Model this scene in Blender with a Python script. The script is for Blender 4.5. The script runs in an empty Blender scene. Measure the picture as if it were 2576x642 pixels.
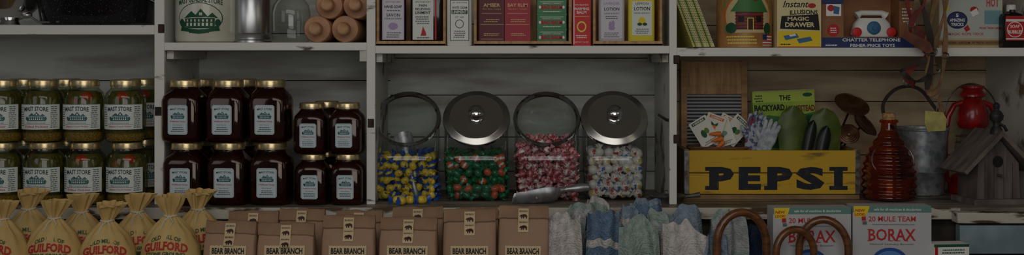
import bpy, math, random
from mathutils import Vector, Matrix, noise, Euler
random.seed(7)
sc=bpy.context.scene
COL=sc.collection
# ---------------------------------------------------------------- helpers (millimetres)
ZH=492.0
def S(y): return (3000+y)/3000
def X(px,y): return (px-1288)*S(y)
def Z(py,y): return ZH-(py-150)*S(y)
CT=127.0   # counter top height
ZA,ZB,ZC,ZD=579.,535.,527.,522.
LOW=-100.
def lin(c):
    r=[]
    for v in c:
        v/=255.
        r.append(v/12.92 if v<=.04045 else ((v+.055)/1.055)**2.4)
    return tuple(r)+(1,)
_m={}
def M(name,c,rough=.6,metal=0,c2=None,scale=40,th=(.4,.6),bump=0,stretch=(1,1,1),detail=5,spec=.4,c3=None,coat=0):
    if name in _m: return _m[name]
    m=bpy.data.materials.new(name); m.use_nodes=True
    nt=m.node_tree; b=nt.nodes['Principled BSDF']
    b.inputs['Base Color'].default_value=lin(c); b.inputs['Roughness'].default_value=rough
    b.inputs['Metallic'].default_value=metal
    b.inputs['Specular IOR Level'].default_value=spec
    if coat: b.inputs['Coat Weight'].default_value=coat
    if c2 or bump:
        tc=nt.nodes.new('ShaderNodeTexCoord'); mp=nt.nodes.new('ShaderNodeMapping'); n=nt.nodes.new('ShaderNodeTexNoise')
        mp.inputs['Scale'].default_value=stretch; n.inputs['Scale'].default_value=scale; n.inputs['Detail'].default_value=detail
        nt.links.new(tc.outputs['Object'],mp.inputs[0]); nt.links.new(mp.outputs[0],n.inputs[0])
        if c2:
            r=nt.nodes.new('ShaderNodeValToRGB'); e=r.color_ramp.elements
            e[0].position=th[0]; e[0].color=lin(c); e[1].position=th[1]; e[1].color=lin(c2)
            if c3:
                q=e.new(min(1,th[1]+.1)); q.color=lin(c3)
            nt.links.new(n.outputs[0],r.inputs[0]); nt.links.new(r.outputs[0],b.inputs['Base Color'])
        if bump:
            bp=nt.nodes.new('ShaderNodeBump'); bp.inputs['Strength'].default_value=bump; bp.inputs['Distance'].default_value=.004
            nt.links.new(n.outputs[0],bp.inputs['Height']); nt.links.new(bp.outputs[0],b.inputs['Normal'])
    _m[name]=m; return m
def GL(name,tint=(245,248,246),base=.05,top=.75,rough=.04,pw=3.0):
    if name in _m: return _m[name]
    m=bpy.data.materials.new(name); m.use_nodes=True; nt=m.node_tree
    for n in list(nt.nodes):
        if n.type!='OUTPUT_MATERIAL': nt.nodes.remove(n)
    out=[n for n in nt.nodes if n.type=='OUTPUT_MATERIAL'][0]
    t=nt.nodes.new('ShaderNodeBsdfTransparent'); t.inputs[0].default_value=lin(tint)
    g=nt.nodes.new('ShaderNodeBsdfGlossy'); g.inputs['Roughness'].default_value=rough
    lw=nt.nodes.new('ShaderNodeLayerWeight'); lw.inputs[0].default_value=.5
    p=nt.nodes.new('ShaderNodeMath'); p.operation='POWER'; p.inputs[1].default_value=pw
    a=nt.nodes.new('ShaderNodeMath'); a.operation='MULTIPLY_ADD'; a.inputs[1].default_value=top; a.inputs[2].default_value=base
    mx=nt.nodes.new('ShaderNodeMixShader')
    nt.links.new(lw.outputs['Facing'],p.inputs[0]); nt.links.new(p.outputs[0],a.inputs[0]); nt.links.new(a.outputs[0],mx.inputs[0])
    nt.links.new(t.outputs[0],mx.inputs[1]); nt.links.new(g.outputs[0],mx.inputs[2]); nt.links.new(mx.outputs[0],out.inputs[0])
    _m[name]=m; return m
def crochet(name,c,c2=None):
    if name in _m: return _m[name]
    m=M(name,c,.95,0,c2 or tuple(int(v*.86) for v in c),60,(.35,.65),spec=.1)
    nt=m.node_tree; b=nt.nodes['Principled BSDF']
    tc=nt.nodes.new('ShaderNodeTexCoord'); v=nt.nodes.new('ShaderNodeTexVoronoi'); v.inputs['Scale'].default_value=170
    mp=nt.nodes.new('ShaderNodeMapping'); mp.inputs['Scale'].default_value=(1,.3,1.5)
    bp=nt.nodes.new('ShaderNodeBump'); bp.invert=True; bp.inputs['Strength'].default_value=.9; bp.inputs['Distance'].default_value=.003
    nt.links.new(tc.outputs['Object'],mp.inputs[0]); nt.links.new(mp.outputs[0],v.inputs[0]); nt.links.new(v.outputs[0],bp.inputs['Height']); nt.links.new(bp.outputs[0],b.inputs['Normal'])
    return m
_t={}
def tmesh(s,bold):
    k=(s,bold)
    if k in _t: return _t[k]
    c=bpy.data.curves.new('t','FONT'); c.body=s; c.size=1; c.resolution_u=2; c.offset=bold; c.align_x='CENTER'
    o=bpy.data.objects.new('t',c); COL.objects.link(o); bpy.context.view_layer.update()
    eo=o.evaluated_get(bpy.context.evaluated_depsgraph_get()); me=eo.to_mesh()
    vs=[(v.co.x,v.co.y) for v in me.vertices]; fs=[tuple(p.vertices) for p in me.polygons]
    eo.to_mesh_clear(); bpy.data.objects.remove(o); bpy.data.curves.remove(c)
    out=[]
    for f in fs:
        ar=sum(vs[f[i]][0]*vs[f[(i+1)%len(f)]][1]-vs[f[(i+1)%len(f)]][0]*vs[f[i]][1] for i in range(len(f)))
        out.append(f if ar>=0 else tuple(reversed(f)))
    _t[k]=(vs,out); return _t[k]
def clipx(pts,a,b):
    for lim,sg in ((a,1),(b,-1)):
        out=[]
        for i in range(len(pts)):
            p,q=pts[i],pts[(i+1)%len(pts)]; dp=(p[0]-lim)*sg; dq=(q[0]-lim)*sg
            if dp>=0: out.append(p)
            if (dp>0 and dq<0) or (dp<0 and dq>0):
                t=dp/(dp-dq); out.append((p[0]+(q[0]-p[0])*t,p[1]+(q[1]-p[1])*t))
        pts=out
        if len(pts)<3: return []
    return pts
class MB:
    def __init__(s): s.v=[];s.f=[];s.fm=[];s.fs=[];s.mats=[]
    def add(s,vs,fs,mat,smooth=False,T=None):
        if mat not in s.mats: s.mats.append(mat)
        k=s.mats.index(mat); o=len(s.v)
        if T is not None: vs=[tuple(T@Vector(v)) for v in vs]
        s.v+=[tuple(v) for v in vs]; s.f+=[tuple(i+o for i in f) for f in fs]; s.fm+=[k]*len(fs); s.fs+=[smooth]*len(fs)
        return s
    def addmesh(s,me,T):
        o=len(s.v); s.v+=[tuple(T@(v.co*1000)) for v in me.vertices]
        for p in me.polygons:
            m=me.materials[p.material_index]
            if m not in s.mats: s.mats.append(m)
            s.f.append(tuple(i+o for i in p.vertices)); s.fm.append(s.mats.index(m)); s.fs.append(True)
    def box(s,x0,x1,y0,y1,z0,z1,mat,T=None):
        return s.add([(x0,y0,z0),(x1,y0,z0),(x1,y1,z0),(x0,y1,z0),(x0,y0,z1),(x1,y0,z1),(x1,y1,z1),(x0,y1,z1)],
          [(3,2,1,0),(4,5,6,7),(0,1,5,4),(1,2,6,5),(2,3,7,6),(3,0,4,7)],mat,False,T)
    def loft(s,rings,mat,n=28,cap=(True,True),T=None,wob=None):
        vs=[]
        for ri,(cx,cy,cz,a,b,p,tau) in enumerate(rings):
            ct,st=math.cos(tau),math.sin(tau)
            for j in range(n):
                t=2*math.pi*(j+.5)/n; c,q=math.cos(t),math.sin(t)
                ux=math.copysign(abs(c)**(2/p),c); uy=math.copysign(abs(q)**(2/p),q)
                w=1+(wob(ri,t) if wob else 0)
                x=a*ux*w; y=b*uy*w
                vs.append((cx+x,cy+y*ct,cz+y*st))
        fs=[]
        for i in range(len(rings)-1):
            for j in range(n):
                k=(j+1)%n; fs.append((i*n+j,i*n+k,(i+1)*n+k,(i+1)*n+j))
        s.add(vs,fs,mat,True,T)
        o=[]
        if cap[0]: o.append(tuple(range(n-1,-1,-1)))
        if cap[1]: o.append(tuple((len(rings)-1)*n+j for j in range(n)))
        if o:
            b0=len(s.v)-len(vs)
            s.f+=[tuple(i+b0 for i in f) for f in o]; k=s.mats.index(mat); s.fm+=[k]*len(o); s.fs+=[False]*len(o)
        return s
    def lathe(s,prof,mat,n=28,p=2,ky=1,cap=(True,True),T=None,wob=None):
        return s.loft([(0,0,z,max(r,.05),max(r,.05)*ky,p,0) for r,z in prof],mat,n,cap,T,wob)
    def tube(s,pts,r,mat,n=8,closed=False,T=None):
        pts=[Vector(p) for p in pts]; L=len(pts); vs=[];fs=[]
        up=None
        for i,p in enumerate(pts):
            if closed: d=pts[(i+1)%L]-pts[i-1]
            else: d=pts[min(i+1,L-1)]-pts[max(i-1,0)]
            d.normalize()
            if up is None: up=Vector((0,0,1)) if abs(d.z)<.9 else Vector((0,1,0))
            u=(up-d*up.dot(d)); u=u.normalized() if u.length>1e-6 else d.orthogonal().normalized()
            up=u; w=d.cross(u)
            rr=r[i] if isinstance(r,(list,tuple)) else r
            for j in range(n):
                t=2*math.pi*j/n; vs.append(p+u*math.cos(t)*rr+w*math.sin(t)*rr)
        for i in range(L if closed else L-1):
            for j in range(n):
                k=(j+1)%n; i2=(i+1)%L; fs.append((i*n+j,i*n+k,i2*n+k,i2*n+j))
        if not closed: fs+= [tuple(range(n-1,-1,-1)),tuple((L-1)*n+j for j in range(n))]
        return s.add(vs,fs,mat,True,T)
    def ribbon(s,pts,w,th,mat,T=None):
        P=[Vector(p) for p in pts]; L=len(P); vs=[];fs=[]
        for i,p in enumerate(P):
            d=P[min(i+1,L-1)]-P[max(i-1,0)]; d.y=0; d.normalize(); q=Vector((-d.z,0,d.x))
            ww=(w[i] if isinstance(w,(list,tuple)) else w)/2
            for a,b in ((-ww,-th/2),(ww,-th/2),(ww,th/2),(-ww,th/2)): vs.append(p+q*a+Vector((0,b,0)))
        for i in range(L-1):
            for j in range(4):
                k=(j+1)%4; fs.append((i*4+j,i*4+k,(i+1)*4+k,(i+1)*4+j))
        fs+=[(3,2,1,0),((L-1)*4,(L-1)*4+1,(L-1)*4+2,(L-1)*4+3)]
        return s.add(vs,fs,mat,False,T)
    def sph(s,c,r,mat,n=10,m=6,T=None):
        rx,ry,rz=r if isinstance(r,(tuple,list)) else (r,r,r); vs=[];fs=[]
        for i in range(m+1):
            a=math.pi*i/m
            for j in range(n):
                t=2*math.pi*j/n; vs.append((c[0]+rx*math.sin(a)*math.cos(t),c[1]+ry*math.sin(a)*math.sin(t),c[2]-rz*math.cos(a)))
        for i in range(m):
            for j in range(n):
                k=(j+1)%n; fs.append((i*n+j,i*n+k,(i+1)*n+k,(i+1)*n+j))
        return s.add(vs,fs,mat,True,T)
    def grid(s,x0,x1,z0,z1,nx,nz,y,mat):
        vs=[(x0+(x1-x0)*i/nx,y,z0+(z1-z0)*j/nz) for j in range(nz+1) for i in range(nx+1)]
        fs=[(j*(nx+1)+i,j*(nx+1)+i+1,(j+1)*(nx+1)+i+1,(j+1)*(nx+1)+i) for j in range(nz) for i in range(nx)]
        return s.add(vs,fs,mat)
    def poly(s,pts,y,mat,strip=0):
        ar=sum(pts[i][0]*pts[(i+1)%len(pts)][1]-pts[(i+1)%len(pts)][0]*pts[i][1] for i in range(len(pts)))
        if ar<0: pts=pts[::-1]
        if strip:
            x=min(p[0] for p in pts); x1=max(p[0] for p in pts)
            while x<x1-.01:
                q=clipx(pts,x,x+strip); x+=strip
                if q: s.add([(a,y,b) for a,b in q],[tuple(range(len(q)))],mat)
            return s
        return s.add([(a,y,b) for a,b in pts],[tuple(range(len(pts)))],mat)
    def prism(s,pts,y0,y1,mat,T=None):
        ar=sum(pts[i][0]*pts[(i+1)%len(pts)][1]-pts[(i+1)%len(pts)][0]*pts[i][1] for i in range(len(pts)))
        if ar<0: pts=pts[::-1]
        n=len(pts)
        vs=[(a,y0,b) for a,b in pts]+[(a,y1,b) for a,b in pts]
        fs=[tuple(range(n)),tuple(range(2*n-1,n-1,-1))]+[((i+1)%n,i,n+i,n+(i+1)%n) for i in range(n)]
        return s.add(vs,fs,mat,False,T)
    def text(s,t,cx,cz,w,h,mat,y,arc=0,bold=.0,shear=0):
        vs,fs=tmesh(t,bold)
        if not vs: return s
        xs=[v[0] for v in vs]; zs=[v[1] for v in vs]
        x0,x1,z0,z1=min(xs),max(xs),min(zs),max(zs); sx=w/max(x1-x0,1e-6); sz=h/max(z1-z0,1e-6)
        out=[]
        for a,b in vs:
            xx=(a-(x0+x1)/2)*sx; zz=(b-(z0+z1)/2)*sz
            out.append((cx+xx+shear*zz,y,cz+zz-arc*(xx/(w/2))**2))
        return s.add(out,fs,mat)
    def mesh(s,name='m'):
        me=bpy.data.meshes.new(name)
        me.from_pydata([(a*.001,b*.001,c*.001) for a,b,c in s.v],[],s.f)
        for m in s.mats: me.materials.append(m)
        me.polygons.foreach_set('material_index',s.fm); me.polygons.foreach_set('use_smooth',s.fs)
        me.update()
        try: me.set_sharp_from_angle(angle=math.radians(42))
        except Exception: pass
        return me
BEAR=[(0,.35),(.05,.55),(.15,.68),(.2,.82),(.27,.74),(.4,.82),(.6,.9),(.8,.82),(.95,.65),(1,.4),(.97,0),(.82,0),(.8,.3),(.62,.33),(.6,0),(.45,0),(.42,.3),(.35,.28),(.33,0),(.2,0),(.2,.35),(.12,.38),(.08,.28)]
def decal(mb,items,cx,by,s,yf,fn=None,nz=3):
    i0=len(mb.v); y=yf-.35; st=5 if fn else 0
    fx=lambda p:(p-cx)*s
    fz=lambda p:(by-p)*s
    for it in items:
        k=it[0]
        if k=='t':
            o=it[7] if len(it)>7 else {}
            mb.text(it[1],fx(it[2]),fz(it[3]),it[4]*s,it[5]*s,it[6],y,o.get('arc',0)*s,o.get('bold',0),o.get('shear',0))
        elif k=='r':
            mb.grid(fx(it[1]),fx(it[3]),fz(it[4]),fz(it[2]),14 if fn else 1,nz if fn else 1,y,it[5])
        elif k=='e':
            mb.poly([(fx(it[1])+it[3]*s*math.cos(a*math.pi/12),fz(it[2])+it[4]*s*math.sin(a*math.pi/12)) for a in range(24)],y,it[5],st)
        elif k=='p':
            mb.poly([(fx(a),fz(b)) for a,b in it[1]],y,it[2],st)
        elif k=='l':
            x0,y0,x1,y1,n,mt=it[1:]
            rr=random.Random(int(x0*7+y0*3+n))
            for i in range(n):
                yy=y0+(y1-y0)*(i+.5)/n; hh=(y1-y0)/n*.42; a=x0+rr.uniform(0,.15)*(x1-x0); b=x1-rr.uniform(0,.15)*(x1-x0); q=a
                while q<b:
                    e=min(b,q+rr.uniform(2.5,7)); mb.grid(fx(q),fx(e),fz(yy+hh/2),fz(yy-hh/2),1,1,y,mt); q=e+1.1
        elif k=='house':
            x0,y0,x1,y1,mt,bg=it[1:]; w=x1-x0; h=y1-y0
            g=lambda pts,m_,yy:mb.poly([(fx(x0+a*w),fz(y1-b*h)) for a,b in pts],yy,m_,st)
            g([(0,0),(1,0),(1,.12),(0,.06)],mt,y)
            g([(.12,.08),(.9,.08),(.9,.55),(.12,.5)],mt,y)
            g([(.08,.5),(.3,.88),(.5,.55)],mt,y); g([(.36,.55),(.55,1),(.74,.58)],mt,y); g([(.7,.55),(.84,.8),(.98,.52)],mt,y)
            g([(.12,.52),(.3,.56),(.9,.56),(.9,.53),(.3,.53),(.12,.49)],bg,y-.06)
            for q in range(7):
                a=.16+q*.105; g([(a,.12),(a+.055,.12),(a+.055,.28),(a,.28)],bg,y-.06); g([(a+.01,.34),(a+.05,.34),(a+.05,.46),(a+.01,.46)],bg,y-.06)
            g([(.51,.66),(.59,.66),(.59,.8),(.51,.8)],bg,y-.06)
            for a,b in ((.02,.3),(.97,.28),(.06,.2)):
                g([(a+.07*math.cos(t*.7),b+.2*math.sin(t*.7)) for t in range(9)],mt,y)
        elif k=='bear':
            x0,y0,x1,y1,mt=it[1:]; mb.poly([(fx(x0+a*(x1-x0)),fz(y1-b*(y1-y0))) for a,b in BEAR],y,mt)
        y-=.1
    if fn:
        for i in range(i0,len(mb.v)):
            a,b,c=mb.v[i]; mb.v[i]=(a,fn(a,c)+(b-yf),c)
def surf(prof,ky=1,p=2):
    def r(z):
        for (r0,z0),(r1,z1) in zip(prof,prof[1:]):
            if z0<=z<=z1 and z1>z0: return r0+(r1-r0)*(z-z0)/(z1-z0)
        return prof[0][0] if z<prof[0][1] else prof[-1][0]
    return lambda x,z:-r(z)*ky*max(0.02,1-min(1,abs(x)/r(z))**p)**(1/p)
def mkobj(name,me,parent=None):
    o=bpy.data.objects.new(name,me); COL.objects.link(o)
    if parent: o.parent=parent
    return o
def thing(name,label,cat,parts,loc,rot=(0,0,0),group=None,kind=None,bev=0,scale=1):
    if len(parts)==1: r=mkobj(name,parts[0][1]); todo=[]
    else: r=mkobj(name,None); r.empty_display_size=.02; todo=parts
    r.location=Vector(loc)*.001; r.rotation_euler=rot; r.scale=(scale,)*3
    r['label']=label; r['category']=cat
    if group: r['group']=group
    if kind: r['kind']=kind
    def mk(pt,par):
        o=mkobj(pt[0],pt[1],par)
        if len(pt)>2 and pt[2]: o['label']=pt[2]
        if len(pt)>3:
            for q in pt[3]: mk(q,o)
        return o
    for pt in todo: mk(pt,r)
    if bev:
        for o in ([r] if r.type=='MESH' else list(r.children)):
            md=o.modifiers.new('Bevel','BEVEL'); md.width=bev*.001; md.segments=2; md.limit_method='ANGLE'
    return r
def struct(name,mb,loc=(0,0,0)):
    o=mkobj(name,mb.mesh(name)); o.location=Vector(loc)*.001; o['kind']='structure'; return o
# ---------------------------------------------------------------- materials
WHW=M('wall_plank_paint',(150,148,138),.65,0,(206,209,205),7,(.3,.6),.25,(.5,1,3),10)
WHD=M('wall_plank_tan',(136,114,88),.6,0,(200,182,150),6,(.3,.58),.2,(.5,1,3),10)
SIDE=M('partition_paint',(120,106,86),.6,0,(206,206,198),11,(.34,.43),.2,(1,1,1.2),10)
WH=SIDE
SHW=M('shelf_edge_paint',(92,74,54),.5,0,(228,227,220),20,(.32,.38),.3,(.5,1,1.5),12)
CTR=M('counter_worn_wood',(84,72,60),.5,0,(150,140,128),9,(.4,.62),.3,(.4,3,3),10)
CEDGE=M('counter_chipped_edge',(84,62,42),.6,0,(200,194,180),22,(.42,.5),.5,(.5,1,2),12)
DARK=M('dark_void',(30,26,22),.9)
APR=M('counter_apron',(50,44,38),.8,0,(76,68,58),9,(.4,.6))
BLUEP=M('blue_panel',(120,140,150),.6,0,(150,168,176),8,(.4,.6),.1)
FLW=M('floor_wood',(90,66,44),.5,0,(120,90,60),5,(.4,.6),.1,(1,6,1))
GOLD=M('lid_gold',(206,186,138),.28,.85,(236,214,168),60)
GLASS=GL('clear_glass')
GLASSC=GL('candy_glass',(236,241,239),.07,.9,.03,1.7)
LAB=M('label_paper',(222,228,222),.6); LABB=M('label_bluish',(200,216,220),.6)
NAVY=M('ink_navy',(24,40,66),.6); TEAL=M('ink_teal',(60,104,112),.6); RED=M('ink_red',(184,28,34),.55); BLK=M('ink_black',(16,15,16),.6)
GRN=M('ink_green',(20,80,50),.6); GREY=M('ink_grey',(96,106,108),.6); WHT=M('ink_white',(238,238,232),.6); YEL=M('ink_yellow',(236,206,40),.6)
CHR=M('chrome',(215,215,215),.14,1); STEEL=M('steel',(180,182,184),.3,1); LIDM=M('lid_chrome',(205,203,198),.27,1)
PINE=M('pine_wood',(190,148,98),.55,0,(160,116,70),10,(.4,.65),.1,(1,1,6)); PINE2=M('pine_wood_h',(200,160,110),.55,0,(168,126,80),10,(.4,.65),.1,(8,8,1))
# ---------------------------------------------------------------- room
mb=MB()
def planks(x0,x1,mat,seed,hs):
    z=LOW-40; r=random.Random(seed); i=0
    while z<900:
        h=hs[i%len(hs)]; i+=1
        mb.box(x0,x1,350+r.uniform(0,3),372,z+1.2,z+h-1.2,mat); z+=h
    mb.box(x0,x1,371,380,LOW-900,900,DARK)
planks(-1700,-342,WHW,1,[150,132,141]); planks(-342,420,WHW,2,[96,118,104]); planks(420,1400,WHD,3,[150,88,126])
struct('wall_back',mb)
mb=MB(); mb.box(-2500,2500,-3600,400,-1000,-960,FLW); struct('floor',mb)
mb=MB(); mb.box(-2500,2500,-3600,400,1500,1530,M('ceiling_paint',(150,146,138),.8)); struct('ceiling',mb)
parts=[]
def bx(name,x0,x1,y0,y1,z0,z1,mat,lab=None):
    m=MB(); m.box(x0,x1,y0,y1,z0,z1,mat); parts.append((name,m.mesh(name),lab))
for a,b in ((388,413),(922,944),(1684,1703)):
    m=MB(); m.box(X(a,0),X(b,0),0,14,CT,900,SHW); m.box(X(a,0)+4,X(b,0)-4,14,349,CT,900,SIDE)
    parts.append(('upright',m.mesh('upright'),None))
bx('upright',1331,1352,0,349,CT,900,SIDE)
bx('shelf',-1500,X(388,0),0,349,ZA-24,ZA,SHW); bx('shelf',X(413,0),X(922,0),0,349,ZB-20,ZB,SHW)
bx('shelf',X(944,0),X(1684,0),0,349,ZC-20,ZC,SHW); bx('shelf',X(1703,0),1331,0,349,ZD-22,ZD,SHW)
bx('cleat',X(413,0),X(413,0)+18,20,349,ZB-42,ZB-20,SIDE); bx('cleat',X(922,0)-18,X(922,0),2,30,ZB-48,ZB-20,WH)
bx('cleat',X(944,0),X(944,0)+16,20,349,ZC-42,ZC-20,SIDE); bx('cleat',X(1684,0)-16,X(1684,0),20,349,ZC-42,ZC-20,SIDE)
bx('hanging_rail',700,1331,-64,0,700,716,SHW)
for px,pz in ((390,280),(398,72),(925,310),(1694,350),(1694,150)):
    m=MB(); m.box(X(px,0),X(px,0)+16,-3,0,Z(pz,0)-11,Z(pz,0)+11,M('rusty_iron',(60,40,28),.5,.5,(30,26,24),80)); parts.append(('hinge',m.mesh('hinge'),'small rusted iron hinge plate'))
thing('shelving_unit','old white chipped paint wooden store shelving with four bays','shelf',parts,(0,0,0),bev=1.5)
m=MB(); m.box(-1500,1352,-55,349,CT-26,CT,CTR); m2=MB(); m2.box(-1500,X(2395,0),-58,-40,CT-30,CT-1,CEDGE)
m3=MB(); m3.box(-1500,1352,-20,0,LOW,CT-26,APR)
thing('counter','long worn wooden counter with chipped painted front edge','counter',[('worktop',m.mesh()),('front_edge',m2.mesh(),'chipped cream painted edge strip'),('apron',m3.mesh())],(0,0,0),bev=2)
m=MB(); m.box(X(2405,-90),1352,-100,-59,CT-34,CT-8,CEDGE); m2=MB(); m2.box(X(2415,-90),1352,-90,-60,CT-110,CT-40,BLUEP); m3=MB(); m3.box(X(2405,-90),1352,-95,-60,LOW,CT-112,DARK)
thing('drawer_cabinet','weathered pale blue drawer front under chipped ledge','cabinet',[('top_ledge',m.mesh()),('drawer_front',m2.mesh(),'pale blue painted panel'),('body',m3.mesh())],(0,0,0),bev=2)
m=MB(); m.box(-1500,1400,-340,-20,LOW-25,LOW,CTR); m.box(-1490,-1440,-330,-30,-960,LOW-25,CTR); m.box(1340,1390,-330,-30,-960,LOW-25,CTR); m.box(-30,30,-330,-30,-960,LOW-25,CTR)
thing('display_bench','low dark wooden display bench in front of counter','bench',[('bench',m.mesh())],(0,0,0))
# ---------------------------------------------------------------- pickle jars
PGLS=GL('pickle_glass',(228,232,215),.05,.6,.06,2.5)
BR=M('pickle_brine',(74,70,26),.35,0,(112,104,46),70,(.35,.65))
PK=[M('pickle_a',(96,90,34),.3,0,(134,124,60),60),M('pickle_b',(122,110,52),.3,0,(86,78,32),60),M('pickle_c',(70,68,26),.3,0,(104,96,42),60)]
PEP=M('red_pepper',(190,44,24),.25,0,(206,80,30),50); SEED=M('mustard_seed',(190,150,70),.5,0,(120,90,36),320,(.4,.6),.6)
JP=[(44,0),(49.5,7),(50.5,14),(50.5,112),(47,124),(38,133),(36,136),(36,141)]
def ridge(r,z0,z1,mat,mb,n=40):
    mb.lathe([(r-1,z0),(r+1,z0+.5),(r+1,z0+2),(r,z0+3),(r,z1-4),(r-.5,z1-1.5),(r-2,z1),(r-6,z1),(r-7,z1-1),(.1,z1-1)],mat,n)
g=MB(); g.lathe(JP,PGLS,32,cap=(True,False)); JG=g.mesh('jar_glass')
g=MB(); ridge(37.5,140,157,GOLD,g); JL=g.mesh('lid')
def pickles(seed,pep,lemon):
    r=random.Random(seed); g=MB(); g.lathe([(38,3),(43,12),(43,112),(33,128)],BR,20)
    g.lathe([(42,3),(46.5,9),(47,18+r.uniform(0,6)),(40,20+r.uniform(0,8))],SEED,24)
    for lv,(zz,hh) in enumerate(((46,26),(92,25))):
        for i in range(9):
            a=i*2*math.pi/9+r.uniform(-.15,.15); rr=36
            T=Matrix.Translation((rr*math.cos(a),rr*math.sin(a),zz+r.uniform(-6,6)))@Matrix.Rotation(r.uniform(-.3,.3),4,Vector((math.cos(a),math.sin(a),0)))
            g.sph((0,0,0),(11.5,11.5,hh+r.uniform(-3,6)),r.choice(PK),9,7,T)
    if pep:
        for i in range(pep):
            a=-math.pi/2+r.uniform(-.5,.5); g.sph((32*math.cos(a),32*math.sin(a),114-i*12),(17,14,13),PEP,10,6)
    return g.mesh('pickles')
PV=[pickles(1,0,0),pickles(2,2,0),pickles(3,1,0),pickles(5,0,0)]
def plabel(line):
    g=MB(); sf=surf([(51,0),(51,120)])
    decal(g,[('r',-47,-96,47,-33,LAB),('r',-47,-96,47,-95,TEAL),('t','MAST STORE',-3,-85,60,11,NAVY,{'bold':.02,'arc':2}),
       ('house',-26,-77,22,-54,TEAL,LAB),('t','PROVISIONS',-2,-49,46,4,TEAL),('r',-34,-46,30,-45.3,NAVY),('t',line,-2,-40,56,5,RED,{'bold':.01}),
       ('l',31,-92,44,-36,11,GREY),('l',-45,-90,-34,-40,9,GREY)],0,0,1,-51,lambda x,z:sf(x,z))
    return g.mesh('label')
PLB=[plabel('Bread & Butter'),plabel('Dilled Pickles'),plabel('Jalapeno Crunch Pickles')]
def pjar(px,y,z,v,rot,l,lab):
    thing('pickle_jar',lab,'jar',[('jar_glass',JG),('lid',JL,'gold metal screw lid'),('label',PLB[l],'white printed paper label'),('pickles',PV[v],'green pickles in brine')],(X(px,y),y,z),(0,0,rot),'stacked pickle jars')
for i,(px,v,l) in enumerate([(8,0,0),(109,3,1),(212,1,2),(316,2,2)]):
    pjar(px,20,CT+157.5,v,.05*(i%2),l,'pickle jar with red pepper stacked atop another jar' if v in(1,2) else 'green pickle jar stacked atop another jar')
for i,(px,v,l) in enumerate([(6,3,1),(113,0,0),(216,2,1),(320,1,2)]):
    pjar(px,20,CT,v,-.04*(i%2),l,'pickle jar with red pepper standing on the counter' if v in(1,2) else 'green pickle jar standing on the counter')
for px,v in [(60,0),(168,3),(362,2)]:
    pjar(px,150,CT+157.5,v,.3,0,'green pickle jar stacked behind the front row'); pjar(px,150,CT,(v+1)%4,.5,0,'pickle jar on the counter behind the front row')
# ---------------------------------------------------------------- honey jars
HON=M('dark_honey',(38,11,6),.12,0,(58,19,9),20,coat=.4,spec=.5)
HG=GL('honey_glass',(218,196,180),.04,.5,.05,3)
def honey(w,h):
    a=w/2; k=[(a*.86,0,4),(a*.97,6,5),(a,14,5),(a,h*.66,5),(a*.95,h*.74,4),(a*.78,h*.82,2.6),(a*.70,h*.86,2),(a*.70,h*.88,2)]
    g=MB(); g.loft([(0,0,z,r,r*.92,p,0) for r,z,p in k],HG,36,(True,False)); G=g.mesh('jar_glass')
    g=MB(); g.loft([(0,0,z+1.5,r-2.2,(r-2.2)*.92,p,0) for r,z,p in k[:-1]],HON,36); C=g.mesh('honey')
    g=MB(); ridge(a*.75,h*.885,h,GOLD,g); L=g.mesh('lid')
    lw=w*.255; z0,z1=h*.13,h*.60; yf=-a*.92-.6
    c=4
    g=MB(); q=lambda m:[(-lw+m,-z1+c),(-lw+c,-z1+m),(lw-c,-z1+m),(lw-m,-z1+c),(lw-m,-z0-c),(lw-c,-z0-m),(-lw+c,-z0-m),(-lw+m,-z0-c)]
    H=z1-z0
    decal(g,[('p',q(0),LABB),('p',q(1.5),TEAL),('p',q(2.1),LABB),('t','MAST STORE',0,-z1+H*.13,lw*1.5,H*.07,NAVY,{'arc':1.5,'bold':.02}),
      ('house',-lw*.65,-z1+H*.22,lw*.65,-z1+H*.46,TEAL,LABB),('t','Wildflower Honey',0,-z1+H*.56,lw*1.6,H*.065,RED,{'bold':.02}),('t','Raw Natural',0,-z1+H*.67,lw*.9,H*.04,GREY),
      ('l',-lw*.7,-z1+H*.73,lw*.7,-z1+H*.92,3,GREY)],0,0,1,yf)
    return [('jar_glass',G),('honey',C,'dark amber honey'),('lid',L,'gold metal screw lid'),('label',g.mesh('label'),'pale blue printed label')]
HBIG=honey(101,157); HSM=honey(84,128)
def hj(p,px,y,z,rot,lab): thing('honey_jar',lab,'jar',p,(X(px,y),y,z),(0,0,rot),'stacked honey jars')
for i,px in enumerate((469,578,684)):
    hj(HBIG,px,15,CT,-.08,'large square jar of dark honey on the counter'); hj(HBIG,px-3,15,CT+157.5,-.13,'large dark honey jar stacked on another jar')
for i,px in enumerate((787,876)):
    hj(HSM,px,12,CT,-.06,'small jar of dark honey on the counter'); hj(HSM,px-2,12,CT+128.5,-.1,'small dark honey jar stacked on another jar')
for px in (610,500): hj(HBIG,px,140,CT,.1,'large honey jar on the counter in second row'); hj(HBIG,px,140,CT+157.5,.1,'large honey jar stacked in second row')
hj(HSM,822,125,CT,.1,'small honey jar on the counter in second row'); hj(HSM,822,125,CT+128.5,.1,'small honey jar stacked in second row')
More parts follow.
